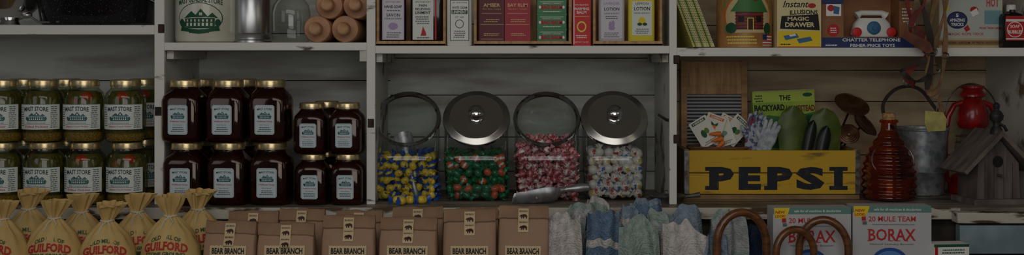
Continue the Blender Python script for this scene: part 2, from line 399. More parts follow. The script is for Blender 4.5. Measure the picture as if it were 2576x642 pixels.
# ---------------------------------------------------------------- top of bays one and two
ENB=M('speckled_enamel',(16,17,22),.2,0,(150,155,165),420,(.66,.7),coat=.5)
g=MB(); g.loft([(0,0,0,128,85,3.2,0),(0,0,8,138,92,3.2,0),(0,0,70,144,98,3.2,0),(0,0,76,148,102,3.2,0),(0,0,80,148,102,3.2,0)],ENB,40); B=g.mesh('pan')
g=MB(); g.loft([(0,0,80,149,103,3.2,0),(0,0,86,146,100,3.2,0),(0,0,120,120,80,3,0),(0,0,128,60,50,3,0)],ENB,40,(True,True)); g.tube([(-30,0,126),(-28,0,140),(28,0,140),(30,0,126)],4,ENB); L=g.mesh('lid')
g=MB(); g.tube([(-143,-30,70),(-158,-28,62),(-158,28,62),(-143,30,70)],4,ENB); H1=g.mesh('handle'); g=MB(); g.tube([(143,-30,70),(158,-28,62),(158,28,62),(143,30,70)],4,ENB); H2=g.mesh('handle')
thing('roasting_pan','black speckled enamel roasting pan on top shelf','pan',[('pan_body',B),('lid',L),('handle',H1),('handle',H2)],(X(245,120),120,ZA))
g=MB(); g.lathe([(28,0),(30,3),(24,10),(22,14),(46,24),(66,44),(74,66),(76,68),(74,70),(70,66),(60,46),(40,30),(.1,26)],CHR,36,cap=(True,False)); B=g.mesh('bowl')
g=MB(); g.tube([(74*math.cos(a*.2),74*math.sin(a*.2),70) for a in range(32)],2.5,CHR,8,True); R=g.mesh('rim')
thing('metal_bowl','polished steel footed mixing bowl on top shelf','bowl',[('bowl_body',B),('rim',R)],(X(25,80),80,ZA))
g=MB(); g.tube([(-25,0,20),(0,0,3),(40,0,3),(58,-10,4)],3,STEEL); g.sph((-30,0,20),(16,12,9),STEEL); thing('ladle','small steel ladle lying beside the bowl','ladle',[('ladle',g.mesh())],(X(92,30),40,ZA+6))
CER=M('white_ceramic',(214,214,200),.25,0,(200,198,180),12,coat=.3)
CP=[(70,0),(77,4),(79,12),(79,150),(74,165),(55,178),(52,186),(56,190)]
g=MB(); g.lathe(CP,CER,40); B=g.mesh('crock_body'); sf=surf(CP)
g=MB()
decal(g,[('e',0,-62,56,40,GRN),('e',0,-62,54,38,CER),('house',-48,-86,48,-36,GRN,CER),('p',[(-48,-38),(-50,-30),(0,-24),(50,-30),(48,-38),(0,-33)],GRN),('t','MAST GENERAL STORE',0,-109,112,13,GRN,{'arc':8,'bold':.02}),('l',-34,-30,34,-22,1,GRN)],0,0,1,-79,sf)
L=g.mesh('print')
thing('ceramic_crock','white ceramic crock with green printed store picture','crock',[('crock_body',B),('print',L,'green printed building emblem')],(X(520,90),90,ZB))
g=MB(); g.lathe([(50,0),(53,1),(53,6),(50,9),(50,20),(52,23),(50,26),(50,150),(52,154),(50,158)],STEEL,40); B=g.mesh('canister_body'); g=MB(); g.lathe([(52,158),(52,166),(46,172),(8,174),(6,182),(10,188),(.1,192)],CHR,32)
thing('metal_canister','polished stainless steel canister on shelf','canister',[('canister_body',B),('lid',g.mesh('lid'))],(X(632,110),110,ZB))
g=MB(); g.lathe([(38,0),(46,4),(50,14),(50,78),(46,98),(36,112),(34,120),(38,126),(38,130)],GLASS,32,cap=(True,False)); B=g.mesh('jar_glass'); g=MB(); g.lathe([(36,124),(41,127),(41,134),(30,142),(8,146),(8,152),(12,158),(.1,164)],GL('thick_glass',(225,230,230),.15,.8),28)
thing('glass_jar','empty clear glass jar with glass lid on shelf','jar',[('jar_glass',B),('lid',g.mesh('lid'))],(X(732,90),90,ZB))
RP=M('rolling_pin_wood',(196,150,110),.5,0,(166,116,80),18,(.35,.65),.05,(1,.15,1)); RPE=M('rolling_pin_end',(212,168,128),.55,0,(182,134,96),30)
Rx=Matrix.Rotation(math.pi/2,4,'X')  # z -> -y
g=MB(); g.lathe([(34,-250),(35,-248),(35,-3),(33,0)],RP,32,T=Rx); RB=g.mesh('roller')
pr=[(9,0),(9,4),(15,9),(17,18),(17,40),(15,50),(9,56),(.1,57)]
g=MB(); g.lathe(pr,RPE,20,T=Rx); HA=g.mesh('handle')
g=MB(); g.lathe([(r,-250-z) for r,z in pr][::-1],RPE,20,T=Rx); HB=g.mesh('handle')
for px,k,lab in ((806,0,'wooden rolling pin lying on the shelf'),(876,0,'wooden rolling pin lying beside another on the shelf'),(836,1,'wooden rolling pin stacked in the second row'),(905,1,'wooden rolling pin stacked beside the shelf upright'),(870,2,'wooden rolling pin on top of the stack')):
    thing('rolling_pin',lab,'rolling pin',[('roller',RB),('handle',HA),('handle',HB)],(X(px-8,60),60,ZB+35.5+k*60.8),(0,0,0),'stacked wooden rolling pins')
# ---------------------------------------------------------------- bay three top
def tray(x0,x1,lab):
    y0,y1=12,150; a,b=X(x0,y0),X(x1,y0); c=(a+b)/2; w=(b-a)/2; ps=[]
    for nm,q in (('base',(-w,w,0,y1-y0,0,6)),('front_lip',(-w,w,0,6,0,12)),('side',(-w,-w+7,6,y1-y0,6,140)),('side',(w-7,w,6,y1-y0,6,140)),('back',(-w+7,w-7,y1-y0-6,y1-y0,6,140))):
        g=MB(); g.box(*q,PINE if nm=='side' else PINE2); ps.append((nm,g.mesh(nm)))
    thing('wooden_display_box',lab,'wooden box',ps,(c,y0,ZC),bev=1)
tray(946,1121,'open pine display box holding two bottles'); tray(1192,1438,'open pine display box holding cartons and tins'); tray(1492,1667,'open pine display box holding two lotion bottles')
def bottle(px0,px1,py_b,y,zb,glass,cap,items,lab,H=165,dep=34,name='bottle',capn='cap'):
    s=S(y); c=(px0+px1)/2; w=(px1-px0)/2*s; d=dep/2
    g=MB(); g.loft([(0,0,0,w*.94,d*.9,5,0),(0,0,3,w,d,5,0),(0,0,H*.72,w,d,5,0),(0,0,H*.8,w*.85,d*.9,4,0),(0,0,H*.84,w*.35,d*.7,2,0),(0,0,H*.9,w*.34,d*.68,2,0)],glass,32); B=g.mesh('bottle_body')
    g=MB(); g.lathe([(w*.42,H*.86),(w*.42,H),(w*.38,H+2)],cap,20); K=g.mesh('cap')
    g=MB(); decal(g,items,c,py_b,s,-d-.3); L=g.mesh('label')
    thing(name,lab,'bottle',[('bottle_body',B),(capn,K),('label',L,'printed paper label')],(X(c,y),y+d,zb))
PURP=M('ink_lavender',(170,150,190),.6); LAV=M('lav_label',(214,212,222),.6); PLAST=M('white_plastic',(226,226,220),.35); DKB=M('dark_bottle',(30,20,18),.15,coat=.4); YP=M('pale_yellow',(232,220,90),.6); YLAB=M('yellow_label',(230,216,70),.6); PLAV=M('plastic_lavender',(200,196,206),.3)
zt=ZC+6.5
bottle(957,1021,109,30,zt,DKB,BLK,[('r',961,-10,1017,100,LAV),('r',961,-10,963,100,PURP),('r',1015,-10,1017,100,PURP),('t','APOTHECARY',989,5,40,4,RED),('t','HAND SOAP',989,17,44,7,BLK,{'bold':.02}),('l',970,24,1008,30,1,GREY),('t','SAVON',989,38,34,8,BLK,{'bold':.01}),('t','POUR LES MAINS',989,47,42,4,BLK),('e',989,66,12,9,PURP),('l',968,80,1010,96,3,GREY)],'hand soap bottle with lavender label in pine box')
bottle(1032,1115,109,30,zt,DKB,BLK,[('r',1038,-10,1090,100,LAB),('r',1038,-10,1090,-2,RED),('t','APOTHECARY',1064,5,40,4,BLK),('t','PAIN',1064,14,20,6,BLK,{'bold':.02}),('t','RELIEVING',1064,23,38,6,BLK,{'bold':.02}),('t','LINIMENT',1064,32,38,7,BLK,{'bold':.02}),('l',1044,40,1084,62,4,GREY),('p',[(1060,84),(1064,66),(1072,84),(1072,90),(1058,90)],RED),('l',1044,92,1084,98,1,GREY),('r',1094,-10,1098,100,RED)],'dark liniment bottle with white and red label')
bottle(1123,1187,115,18,ZC,PLAST,PLAST,[('r',1132,0,1180,102,GRN),('r',1133.5,1.5,1178.5,100.5,PLAST),('t','J.R. WATKINS',1156,7,38,5,BLK),('t','WHITE CREAM',1156,19,38,6,BLK,{'bold':.02}),('r',1136,25,1176,35,GRN),('t','LINIMENT',1156,30,36,7,WHT,{'bold':.02}),('t','EST. 1868',1156,43,22,4,GREY),('e',1156,60,11,11,GREY),('e',1156,60,9,9,PLAST),('l',1140,76,1172,96,4,GREY)],'white plastic cream liniment bottle with green bordered label',H=170)
def carton(px0,px1,py0,py_b,y,zb,dep,mat,items,lab,name='carton',cat='box',rot=0,group=None,pn='print'):
    s=S(y); c=(px0+px1)/2; w=(px1-px0)/2*s; h=(py_b-py0)*s
    g=MB(); g.box(-w,w,0,dep,0,h,mat); B=g.mesh('carton_body')
    g=MB(); decal(g,items,c,py_b,s,0)
    thing(name,lab,cat,[('carton_body',B),(pn,g.mesh(pn),'printed front')],(X(c,y),y,zb),(0,0,rot),group)
MAR=M('maroon',(98,20,40),.5); PNKR=M('bay_red',(170,40,58),.5); GOLDI=M('ink_gold',(216,180,120),.5); RDB=M('balm_red',(206,30,36),.5); GTN=M('green_tin',(14,104,54),.35,.1)
carton(1206,1269,-55,108,32,zt,40,MAR,[('t','AMBER',1237,12,42,9,GOLDI,{'bold':.02}),('t','Men\'s Blend - Cologne',1237,22,46,4,GOLDI),('r',1212,32,1262,33,GOLDI),('l',1216,46,1258,56,2,GOLDI),('r',1208,60,1267,61,GOLDI),('l',1216,82,1258,90,2,GOLDI),('r',1210,97,1265,98,GOLDI)],'dark maroon cologne carton with gold lettering')
carton(1270,1334,-55,108,32,zt,40,PNKR,[('t','BAY RUM',1302,12,50,9,GOLDI,{'bold':.02}),('t','Aftershave - Cologne',1302,22,48,4,GOLDI),('r',1277,32,1327,33,GOLDI),('l',1281,46,1323,56,2,GOLDI),('r',1272,60,1332,61,GOLDI),('l',1281,82,1323,90,2,GOLDI)],'red cologne carton with gold lettering')
for k,lab in enumerate(('green square balm tin at bottom of stack','green square balm tin in middle of stack','green square balm tin on top of stack')):
    y=32; g=MB(); g.box(-37,37,0,70,0,33,GTN); B=g.mesh('tin_body'); g=MB(); g.box(-38,38,-1,71,33,38,GTN); L=g.mesh('lid')
    g=MB(); decal(g,[('r',-30,-29,30,-28,WHT),('t','VERMONT\'S ORIGINAL',0,-24.5,48,3.5,WHT),('t','BAG BALM',0,-15,54,11,RED,{'bold':.04}),('e',-30,-15,3,4,WHT),('e',30,-15,3,4,WHT),('l',-25,-6,25,-2,1,WHT)],0,0,1,-.5); P=g.mesh('print')
    thing('balm_tin',lab,'tin',[('tin_body',B),('lid',L),('print',P)],(X(1388,y),y,zt+k*38.4),group='stack of green tins')
carton(1441,1486,-40,116,14,ZC,38,RDB,[('r',1443,-40,1445,112,WHT),('t','PAIN RELIEVING',1463,13,34,4,WHT),('t','WARMING',1463,23,38,7,WHT,{'bold':.02}),('t','BALM',1463,32,24,7,WHT,{'bold':.02}),('r',1446,42,1482,43,YP),('e',1463,68,12,14,YP),('e',1463,68,9,10,RDB),('l',1448,88,1480,98,2,WHT),('t','NET WT. 2.4 OZ',1463,107,34,4,WHT)],'narrow red warming balm carton standing on shelf')
bottle(1506,1572,108,30,zt,PLAV,WHT,[('r',1512,-10,1566,96,LAV),('t','LAVENDER',1539,8,40,7,PURP,{'bold':.02}),('t','LOTION',1539,22,38,8,BLK,{'bold':.02}),('t','HAND & BODY',1539,33,38,4,BLK),('l',1520,38,1558,48,2,GREY),('e',1535,62,4,9,PURP),('e',1542,60,4,10,PURP),('e',1539,70,8,5,PURP),('l',1518,80,1560,94,3,GREY)],'lavender lotion bottle in pine box')
bottle(1581,1648,108,30,zt,YLAB,WHT,[('r',1590,-4,1640,88,LAB),('r',1590,-4,1640,2,YEL),('t','LEMON',1615,8,32,6,BLK),('t','LOTION',1615,21,40,9,BLK,{'bold':.02}),('t','HAND & BODY',1615,32,40,4,BLK),('e',1615,52,9,10,YEL),('e',1609,60,6,4,GRN),('e',1622,60,6,4,GRN),('l',1596,70,1634,85,3,GREY)],'yellow lemon lotion bottle in pine box')
ORW=M('orange_wood',(190,110,50),.4,0,(150,76,30),20,(.4,.6),0,(1,1,6))
g=MB(); g.tube([(-55,0,12),(-30,0,4),(0,0,0),(30,0,2),(52,0,12)],[4,7,8,8,5],ORW,12); g.sph((-60,0,13),(18,12,8),ORW)
thing('wooden_spoon','small varnished wooden spoon lying on display box','spoon',[('wooden_spoon',g.mesh())],(X(1645,30),60,ZC+148))
# ---------------------------------------------------------------- bay four top
MG=[M('mag_yellow',(208,198,104),.5),M('mag_green',(96,126,64),.5),M('mag_yellow',(0,0,0)),M('mag_cream',(212,206,176),.5)]
PAPER=M('paper_block',(214,206,184),.8)
for i in range(12):
    g=MB(); t=4.2; g.box(0,t,0,200,0,225,MG[i%4]); B=g.mesh('cover'); g=MB(); g.box(.8,t-.8,3,201,1,224,PAPER); PB=g.mesh('pages')
    g=MB(); decal(g,[('r',.6,-200,t-.6,-140,MG[(i+1)%4]),('l',.8,-130,t-.8,-10,26,BLK if i%2 else GRN)],0,0,1,0)
    thing('almanac','thin yellow and green almanac leaning on shelf upright','book',[('cover',B),('pages',PB),('spine_print',g.mesh('p'))],(X(1744,20)+i*4.6,20+(i*7%5),ZD+1.5),(0,-.36,0),'leaning row of almanacs')
BRK=M('kraft_box',(150,102,66),.6,0,(130,84,52),12); LOGR=M('cabin_red',(140,50,38),.5,0,(100,34,26),40,(.4,.6),0,(1,1,10)); ROOF=M('cabin_green',(60,120,60),.5)
TANT=M('tin_tan',(186,136,82),.45,0,(160,110,60),20)
FLB=M('flag_blue',(40,50,110),.6); ORG=M('orange_print',(206,110,40),.5)
g=MB(); g.lathe([(69,0),(71,2),(71,148),(69,150)],TANT,40); B=g.mesh('tin_body'); g=MB(); g.lathe([(72.5,150),(72.5,162),(62,165),(.1,166)],RDB,40); L=g.mesh('lid'); sf=surf([(71,0),(71,170)])
CDK=M('cabin_dark',(60,20,16),.6)
lg=[('r',-68,-150,68,-1,M('scene_sage',(128,132,84),.6)),('e',0,-80,60,64,ORG),('e',0,-80,56,60,M('scene_cream',(206,186,140),.6)),('r',-34,-94,36,-46,LOGR),('p',[(-46,-92),(-26,-124),(28,-128),(50,-90)],ROOF),('r',10,-134,20,-118,LOGR)]
for q in range(6): lg.append(('r',-36,-90+q*8,38,-88.3+q*8,CDK))
lg+=[('r',-6,-76,10,-46,YP),('r',-4,-74,8,-46,CDK),('r',-28,-80,-14,-66,BLK),('r',18,-80,30,-66,BLK),('e',-44,-50,12,14,GRN),('e',48,-48,10,16,GRN),('r',-68,-38,68,-1,TANT),('l',-56,-32,20,-8,3,YP),('r',34,-34,64,-6,WHT)]
for q in range(4): lg.append(('r',34,-34+q*7.5,64,-30.5+q*7.5,RED))
lg+=[('r',34,-34,47,-20,FLB)]
g=MB(); decal(g,lg,0,0,1,-71,sf); thing('toy_log_tin','round toy tin printed with a log cabin and flag','toy tin',[('tin_body',B),('lid',L),('print',g.mesh('p'))],(X(1872,86),86,ZD))
CREAM=M('cream_card',(224,210,160),.6); BLU=M('mid_blue',(60,110,150),.6); KRB=M('blue_card',(36,50,104),.5)
carton(1955,2066,-60,122,25,ZD,45,CREAM,[('r',1955,-60,2066,-2,RED),('t','Instant',2003,12,62,17,BLK,{'shear':.3,'bold':.01}),('t','ILLUSIONS',2022,32,70,12,BLK,{'bold':.03,'arc':2}),('p',[(1966,42),(2058,38),(2062,78),(1962,74)],BLK),('t','MAGIC',2008,49,54,10,CREAM,{'bold':.03}),('t','DRAWER',2012,64,74,12,CREAM,{'bold':.03}),('r',1958,80,2063,119,YEL),('p',[(1970,92),(2004,86),(2010,96),(1976,103)],BLU),('p',[(2004,100),(2038,94),(2044,104),(2010,111)],BLU),('p',[(1984,90),(2000,87),(2003,91),(1988,94)],WHT),('l',1962,110,1990,117,1,BLK),('r',1955,119,2066,121,RED),('e',2042,16,10,6,RED)],'cream and yellow magic trick toy box')
y=40; s=S(y); c=2184; xx=lambda p:(p-c)*s
g=MB(); g.box(xx(2068),xx(2300),70,110,0,182,BRK); g.box(xx(2068),xx(2300),0,70,0,28,BRK); g.box(xx(2068),xx(2122),0,70,28,182,BRK); g.box(xx(2262),xx(2300),0,70,28,182,BRK); B=g.mesh('carton_body')
g=MB(); decal(g,[('r',2068,96,2300,122,KRB),('t','CHATTER TELEPHONE',2192,102,146,8,WHT,{'bold':.02}),('t','FISHER-PRICE TOYS',2195,116,112,8,WHT,{'bold':.02}),('e',2096,78,15,16,RED),('l',2086,70,2106,86,3,WHT),('r',2068,-50,2122,12,KRB),('r',2078,12,2116,42,WHT),('e',2090,22,9,8,RED),('p',[(2098,16),(2112,20),(2110,38),(2096,36)],BLU),('l',2072,112,2110,119,1,WHT),('r',2262,-50,2300,4,KRB),('l',2268,20,2294,60,5,WHT)],c,122,s,0)
thing('toy_carton','kraft and navy window carton for a toy telephone','box',[('carton_body',B),('print',g.mesh('p'),'navy band with white lettering')],(X(c,y),y,ZD))
g=MB(); g.loft([(0,0,0,46,22,4,0),(0,0,6,52,24,4,0),(0,0,34,46,21,4,0),(0,0,48,34,17,3,0)],PLAST,32); B=g.mesh('body')
g=MB(); g.lathe([(17,0),(18,2),(15,5),(6,6),(5,9),(.1,9)],BLU,20,T=Matrix.Translation((0,-21,22))@Rx); D=g.mesh('dial')
g=MB(); g.tube([(-38,0,54),(-26,0,62),(26,0,62),(38,0,54)],[12,7,7,12],PLAST,12); Hs=g.mesh('handset')
WB=[]
for sx in (-1,1):
    g=MB(); g.lathe([(10,0),(12,1),(12,5),(10,6)],RDB,20,T=Matrix.Translation((sx*44,-22,12))@Rx); WB.append(('wheel',g.mesh('wheel')))
thing('toy_telephone','white plastic toy telephone with red wheels inside carton','toy telephone',[('body',B),('dial',D),('handset',Hs)]+WB,(X(2192,75),76,ZD+28.5))
PALE=M('pale_box',(190,196,190),.6); PKT=M('tricks_tan',(196,176,140),.6)
carton(2362,2522,-60,120,60,ZD,60,PKT,[('r',2364,-50,2520,96,PALE),('e',2408,50,26,22,NAVY),('e',2408,50,23,19,KRB),('t','5',2408,38,7,9,WHT,{'bold':.03}),('t','AMAZING',2408,50,38,8,WHT,{'bold':.03}),('t','TRICKS',2408,61,32,8,WHT,{'bold':.03}),('t','HOT',2497,6,32,22,M('hot_red',(196,90,90),.6),{'bold':.04}),('r',2476,26,2520,60,M('teal_panel',(120,160,170),.6)),('t','POCKET TRICKS CARDS',2490,70,52,6,RED,{'bold':.02}),('t','MAGIC ROPE TRICK',2430,85,90,7,M('ink_salmon',(190,110,90),.6),{'bold':.02}),('r',2362,101,2522,113,M('tan_dark',(150,120,80),.6)),('t','ABRACADABRA - ALAKAZAM - HEY PRESTO - HOCUS POCUS',2442,107,150,6,BLK,{'bold':.01}),('e',2450,24,10,8,RED),('p',[(2440,30),(2456,20),(2462,34),(2446,42)],WHT),('e',2378,20,9,9,YEL),('p',[(2424,70),(2434,62),(2440,74),(2430,80)],RED)],'pale magic tricks toy box with round blue emblem')
bottle(2526,2580,120,25,ZD,M('bubble_black',(24,20,20),.3),PLAST,[('r',2530,40,2576,102,RED),('e',2553,74,20,20,WHT),('e',2553,74,18,18,RDB),('t','SOAP',2553,66,24,8,WHT,{'bold':.03}),('t','BUBBLES',2553,80,36,9,WHT,{'bold':.03}),('r',2530,48,2576,54,WHT),('r',2530,96,2576,99,WHT)],'dark soap bubbles bottle with red label and white cap',H=108,dep=46,name='bubble_bottle')
# hanging straps
RST=M('red_leather',(124,36,30),.45,0,(92,24,22),40); TST=M('tan_leather',(138,104,68),.5,0,(108,78,50),40); DST=M('dark_leather',(44,34,28),.5,0,(30,22,18),40); BRB=M('brown_leather',(112,60,40),.5,0,(84,44,30),40)
MET=M('strap_metal',(130,132,134),.4,.8,(90,80,74),50)
def spl(P):
    Q=[]
    for i in range(len(P)-1):
        p0=P[max(i-1,0)];p1=P[i];p2=P[i+1];p3=P[min(i+2,len(P)-1)]
        for k in range(6):
            t=k/6; Q.append(.5*((2*p1)+(-p0+p2)*t+(2*p0-5*p1+4*p2-p3)*t*t+(-p0+3*p1-3*p2+p3)*t**3))
    Q.append(P[-1]); return Q
def strap(pts,w,mat,name,lab,y,buckle=None):
    o=Vector((X(pts[0][0],y),y,Z(pts[0][1],y)))
    P=[Vector((X(a,y),y,Z(b,y)))-o for a,b in pts]
    Q=spl(P); n=len(Q)
    g=MB(); g.ribbon([tuple(q+Vector((0,4*math.sin(i*.35),0))) for i,q in enumerate(Q)],[w*(.72+.28*math.cos(i*.5)) for i in range(n)],3,mat)
    ps=[('strap_body',g.mesh(name))]
    for b in (buckle or []):
        q=Q[int(b*(n-1))]; g=MB(); rr=w*.62; g.tube([(q.x+rr*1.1*math.cos(t*.5236),q.y-4,q.z+rr*.9*math.sin(t*.5236)) for t in range(12)],1.7,MET,6,True); ps.append(('buckle',g.mesh('buckle'),'small metal ring buckle'))
    return thing(name,lab,'strap',ps,tuple(o),group='hanging leather straps')
strap([(2278,-60),(2290,40),(2322,95),(2330,140),(2290,175),(2278,200),(2300,215)],18,RST,'leather_strap','red leather strap hanging before the shelf',-18,[.45,.9])
strap([(2372,-60),(2340,60),(2332,120),(2350,175),(2340,225),(2362,250),(2368,285)],20,TST,'leather_strap','tan leather strap hanging with a yellow tag',-26,[.5])
strap([(2395,-60),(2378,30),(2352,110),(2330,180),(2338,235),(2362,215),(2376,140),(2380,60),(2366,-60)],13,TST,'leather_strap','looped tan leather strap hanging before the shelf',-34,[.3,.75])
strap([(2300,-60),(2318,0),(2334,70),(2345,130),(2340,190),(2330,225)],16,DST,'leather_strap','dark leather strap hanging before the shelf',-42,[.6])
strap([(2330,150),(2275,172),(2272,184),(2300,204),(2326,200),(2340,188)],13,DST,'leather_strap','short dark leather strap end in the bundle',-48)
strap([(2340,-60),(2325,10),(2300,40),(2290,80),(2318,110),(2330,130)],14,RST,'leather_strap','narrow red leather lead hanging before the shelf',-50,[.5])
g=MB(); g.prism([(-34,22),(26,-8),(36,-32),(18,-36),(-40,2)],-1.5,1.5,BRB); thing('leather_tag','brown leather price tag tied to the straps','tag',[('leather_tag',g.mesh())],(X(2312,-55),-56,Z(98,-55)))
g=MB(); g.prism([(-24,26),(20,22),(30,4),(26,-24),(-18,-26),(-26,-4)],-2,2,M('yellow_tag',(190,182,110),.7,0,(164,154,90),30,bump=.3)); g.tube([(4,0,24),(8,0,50),(16,0,76)],1.5,TST,6)
thing('yellow_tag','pale yellow cloth tag hanging from tan strap','tag',[('yellow_tag',g.mesh())],(X(2352,-40),-38,Z(305,-40)))
# ---------------------------------------------------------------- candy jars
rings=[(0,0,0,66,66,4,0),(0,0,3,74,74,4.5,0),(0,0,12,79,78,4.5,0),(0,0,60,82,80,5,0),(0,0,105,84,81,5,0),(0,-1,132,84,81,4.6,.2),(0,-3,158,84,81,3.8,.45),(0,-6,182,84,83,3,.70),(0,-9,200,84,84,2.3,.86),(0,-11,208,83,83,2,.89)]
g=MB(); g.loft(rings,GLASSC,48,(True,False)); CJB=g.mesh('jar_body')
RT=Matrix.Translation((0,-11,208))@Matrix.Rotation(.89,4,'X')
GRIM=GL('rim_glass',(160,166,166),.35,.6,.05,1.5)
g=MB(); g.lathe([(78,-5),(86,-4),(89,1),(87,6),(81,7),(77,2),(78,-5)],GRIM,48,cap=(False,False),T=RT); CJR=g.mesh('rim')
g=MB(); g.lathe([(74,3),(86,4),(88,7),(86,9),(72,10.5),(70,12.5),(66,12),(30,14),(12,15)],LIDM,56,cap=(True,True),T=RT); CJL=g.mesh('lid')
g=MB(); g.lathe([(20,14),(18,16),(9,18),(8,21),(16,25),(21,31),(18,38),(8,43),(.1,44)],CHR,28,T=RT); CJK=g.mesh('knob')
def cm(name,body,end,band):
    g=MB(); Ry=Matrix.Rotation(math.pi/2,4,'Y')
    fl=lambda ri,t:.25*math.cos(4*t)
    g.lathe([(12,-23),(8,-16),(3,-12)],end,10,T=Ry,wob=fl,cap=(True,False),ky=.5)
    g.lathe([(3,-12),(8,-10),(10,-6),(10.4,-3)],body,10,T=Ry,cap=(False,False)); g.lathe([(10.4,-3),(10.7,0),(10.4,3)],band,10,T=Ry,cap=(False,False)); g.lathe([(10.4,3),(10,6),(8,10),(3,12)],body,10,T=Ry,cap=(False,False))
    g.lathe([(3,12),(8,16),(12,23)],end,10,T=Ry,wob=fl,cap=(False,True),ky=.5)
    return g.mesh(name)
cY=M('candy_yellow',(232,200,60),.3,coat=.3); cB=M('candy_blue',(36,84,170),.3,coat=.3); cG=M('candy_green',(20,112,66),.25,coat=.4); cG2=M('candy_dark_green',(14,80,50),.2,0,(40,140,90),90,coat=.4); cO=M('candy_orange',(206,96,60),.3,coat=.3); cW=M('candy_white',(228,220,214),.3,coat=.3); cR=M('candy_red',(176,62,74),.3,coat=.3); cP=M('candy_pink',(214,150,154),.35,coat=.3)
cRS=M('candy_stripe',(168,56,70),.3,0,(222,190,188),130,(.47,.53),coat=.3); cYR=M('candy_label',(232,200,60),.3,0,(200,60,80),110,(.5,.56),coat=.3)
KA=[cm('c',cY,cB,cYR),cm('c',cY,cB,cYR),cm('c',cB,cY,cY),cm('c',cY,cB,cY)]
KB=[cm('c',cO,cG,cW),cm('c',cG2,cG,cG),cm('c',cO,cG,cO),cm('c',cG,cG2,cG2)]
KC=[cm('c',cRS,cP,cW),cm('c',cP,cRS,cRS),cm('c',cRS,cRS,cW),cm('c',cR,cRS,cP)]
def lol(a,b):
    g=MB(); g.sph((0,0,0),(14,10,13),a,12,8); g.sph((0,0,0),(14.3,6,13.3),b,12,8); g.tube([(0,0,-12),(0,0,-48)],2.1,cW,6); g.lathe([(10,-24),(3,-13),(8,-9)],a,8,wob=lambda r,t:.3*math.cos(3*t)); return g.mesh('lollipop')
L1=M('wrap_blue_print',(226,222,220),.25,0,(70,110,180),80,(.5,.55),coat=.5); L2=M('wrap_red_print',(228,222,218),.25,0,(190,70,60),80,(.5,.55),coat=.5); L3=M('wrap_yellow_print',(230,224,214),.25,0,(220,180,70),80,(.5,.56),coat=.5)
KD=[lol(L1,L1),lol(L2,cW),lol(L3,L2),lol(cW,L1),lol(L1,L2),lol(cW,L3),lol(L2,L1)]
DC={'A':(KA,106,'wrapped_candy','yellow and blue wrapped candy in glass jar','yellow and blue candies'),'B':(KB,116,'wrapped_candy','green and orange wrapped candy in glass jar','green wrapped candies'),'C':(KC,132,'wrapped_candy','red and white striped wrapped candy in glass jar','red striped candies'),'D':(KD,124,'lollipop','wrapped lollipop with white stick in glass jar','wrapped lollipops')}
for k,px,lid in (('A',1026,0),('B',1199,1),('C',1375,0),('D',1544,1)):
    y=150; x0=X(px,y)
    ps=[('jar_body',CJB),('rim',CJR)]
    if lid: ps.append(('lid',CJL,'polished chrome lid',[('knob',CJK)]))
    thing('candy_jar','large square glass candy jar '+('with slanted chrome lid' if lid else 'with open slanted mouth')+' on counter','jar',ps,(x0,y,CT),group='row of glass candy jars')
    meshes,top,nm,lab,grp=DC[k]; r=random.Random(ord(k)); rest=MB(); pool=[]
    st=26; z=14; lay=0
    while z<top+(34 if k=='C' else 12):
        for i in range(-3,4):
            for j in range(-3,4):
                xx=i*st*.94+(lay%2)*7-3+r.uniform(-5,5); yy=j*st*.94+r.uniform(-4,4)+(lay%2)*5
                if abs(xx)>80 or abs(yy)>74: continue
                xx=max(-66,min(66,xx)); yy=max(-62,min(62,yy))
                if z>top and math.hypot(xx,yy)>78-(z-top)*1.1: continue
                if z>top-5 and yy>50: continue
                if abs(xx)<42 and abs(yy)<36 and z<top-24: continue
                e=(r.uniform(-1.5,1.5),r.uniform(-1.3,1.3),r.uniform(-1.1,1.1))
                if abs(xx)>50: e=(e[0],1.1+r.uniform(-.4,.4),r.uniform(-.4,.4))
                if abs(yy)>46: e=(e[0],e[1],r.uniform(-.25,.25))
                if k=='D':
                    xx*=.88; yy*=.86; e=(r.uniform(-.3,.3),(r.uniform(.5,1.4)*(-1 if xx<0 else 1)*-1) if abs(xx)>32 and r.random()<.6 else (r.uniform(-.3,.3) if abs(xx)>32 else r.uniform(-1.2,1.2)),0)
                    if abs(xx)>32: e=(e[0],abs(e[1])*(1 if xx>0 else -1),0)
                    if z<40: e=(0,(math.pi/2)*(1 if xx>0 else -1),0)
                    if z>top-30 and r.random()<.35 and abs(xx)<45: e=(r.uniform(-.2,.2),math.pi+r.uniform(-.5,.5),0)
                mm=r.choice(meshes); sc_=.9; L=(xx,yy,z+r.uniform(-3,3)+(3 if k=='D' else 0))
                pool.append(((yy if z<top-22 else yy-70),L,e,mm))
        z+=19 if k!='D' else 21; lay+=1
    pool.sort(key=lambda q:q[0])
    for n_,(q,L,e,mm) in enumerate(pool):
        if n_<94: thing(nm,lab,'candy',[(nm,mm)],(x0+L[0],y+L[1],CT+L[2]),e,grp,scale=.9)
        else: rest.addmesh(mm,Matrix.Translation(L)@Euler(e).to_matrix().to_4x4()@Matrix.Scale(.9,4))
    if rest.v: thing(nm,lab.replace('candy','candies').replace('lollipop ','lollipops '),'candy',[(nm,rest.mesh(nm))],(x0,y,CT),kind='stuff',group=grp)
for px,py,rz in ((1000,0,.2),(1030,0,-.3),(1062,4,.5),(1012,-20,1.2)):
    y=8+py; thing('wrapped_candy','yellow and blue wrapped candy lying on the counter','candy',[('c',random.choice(KA[:2]))],(X(px,y),y,CT+11),(0,0,rz),'loose candies on counter')
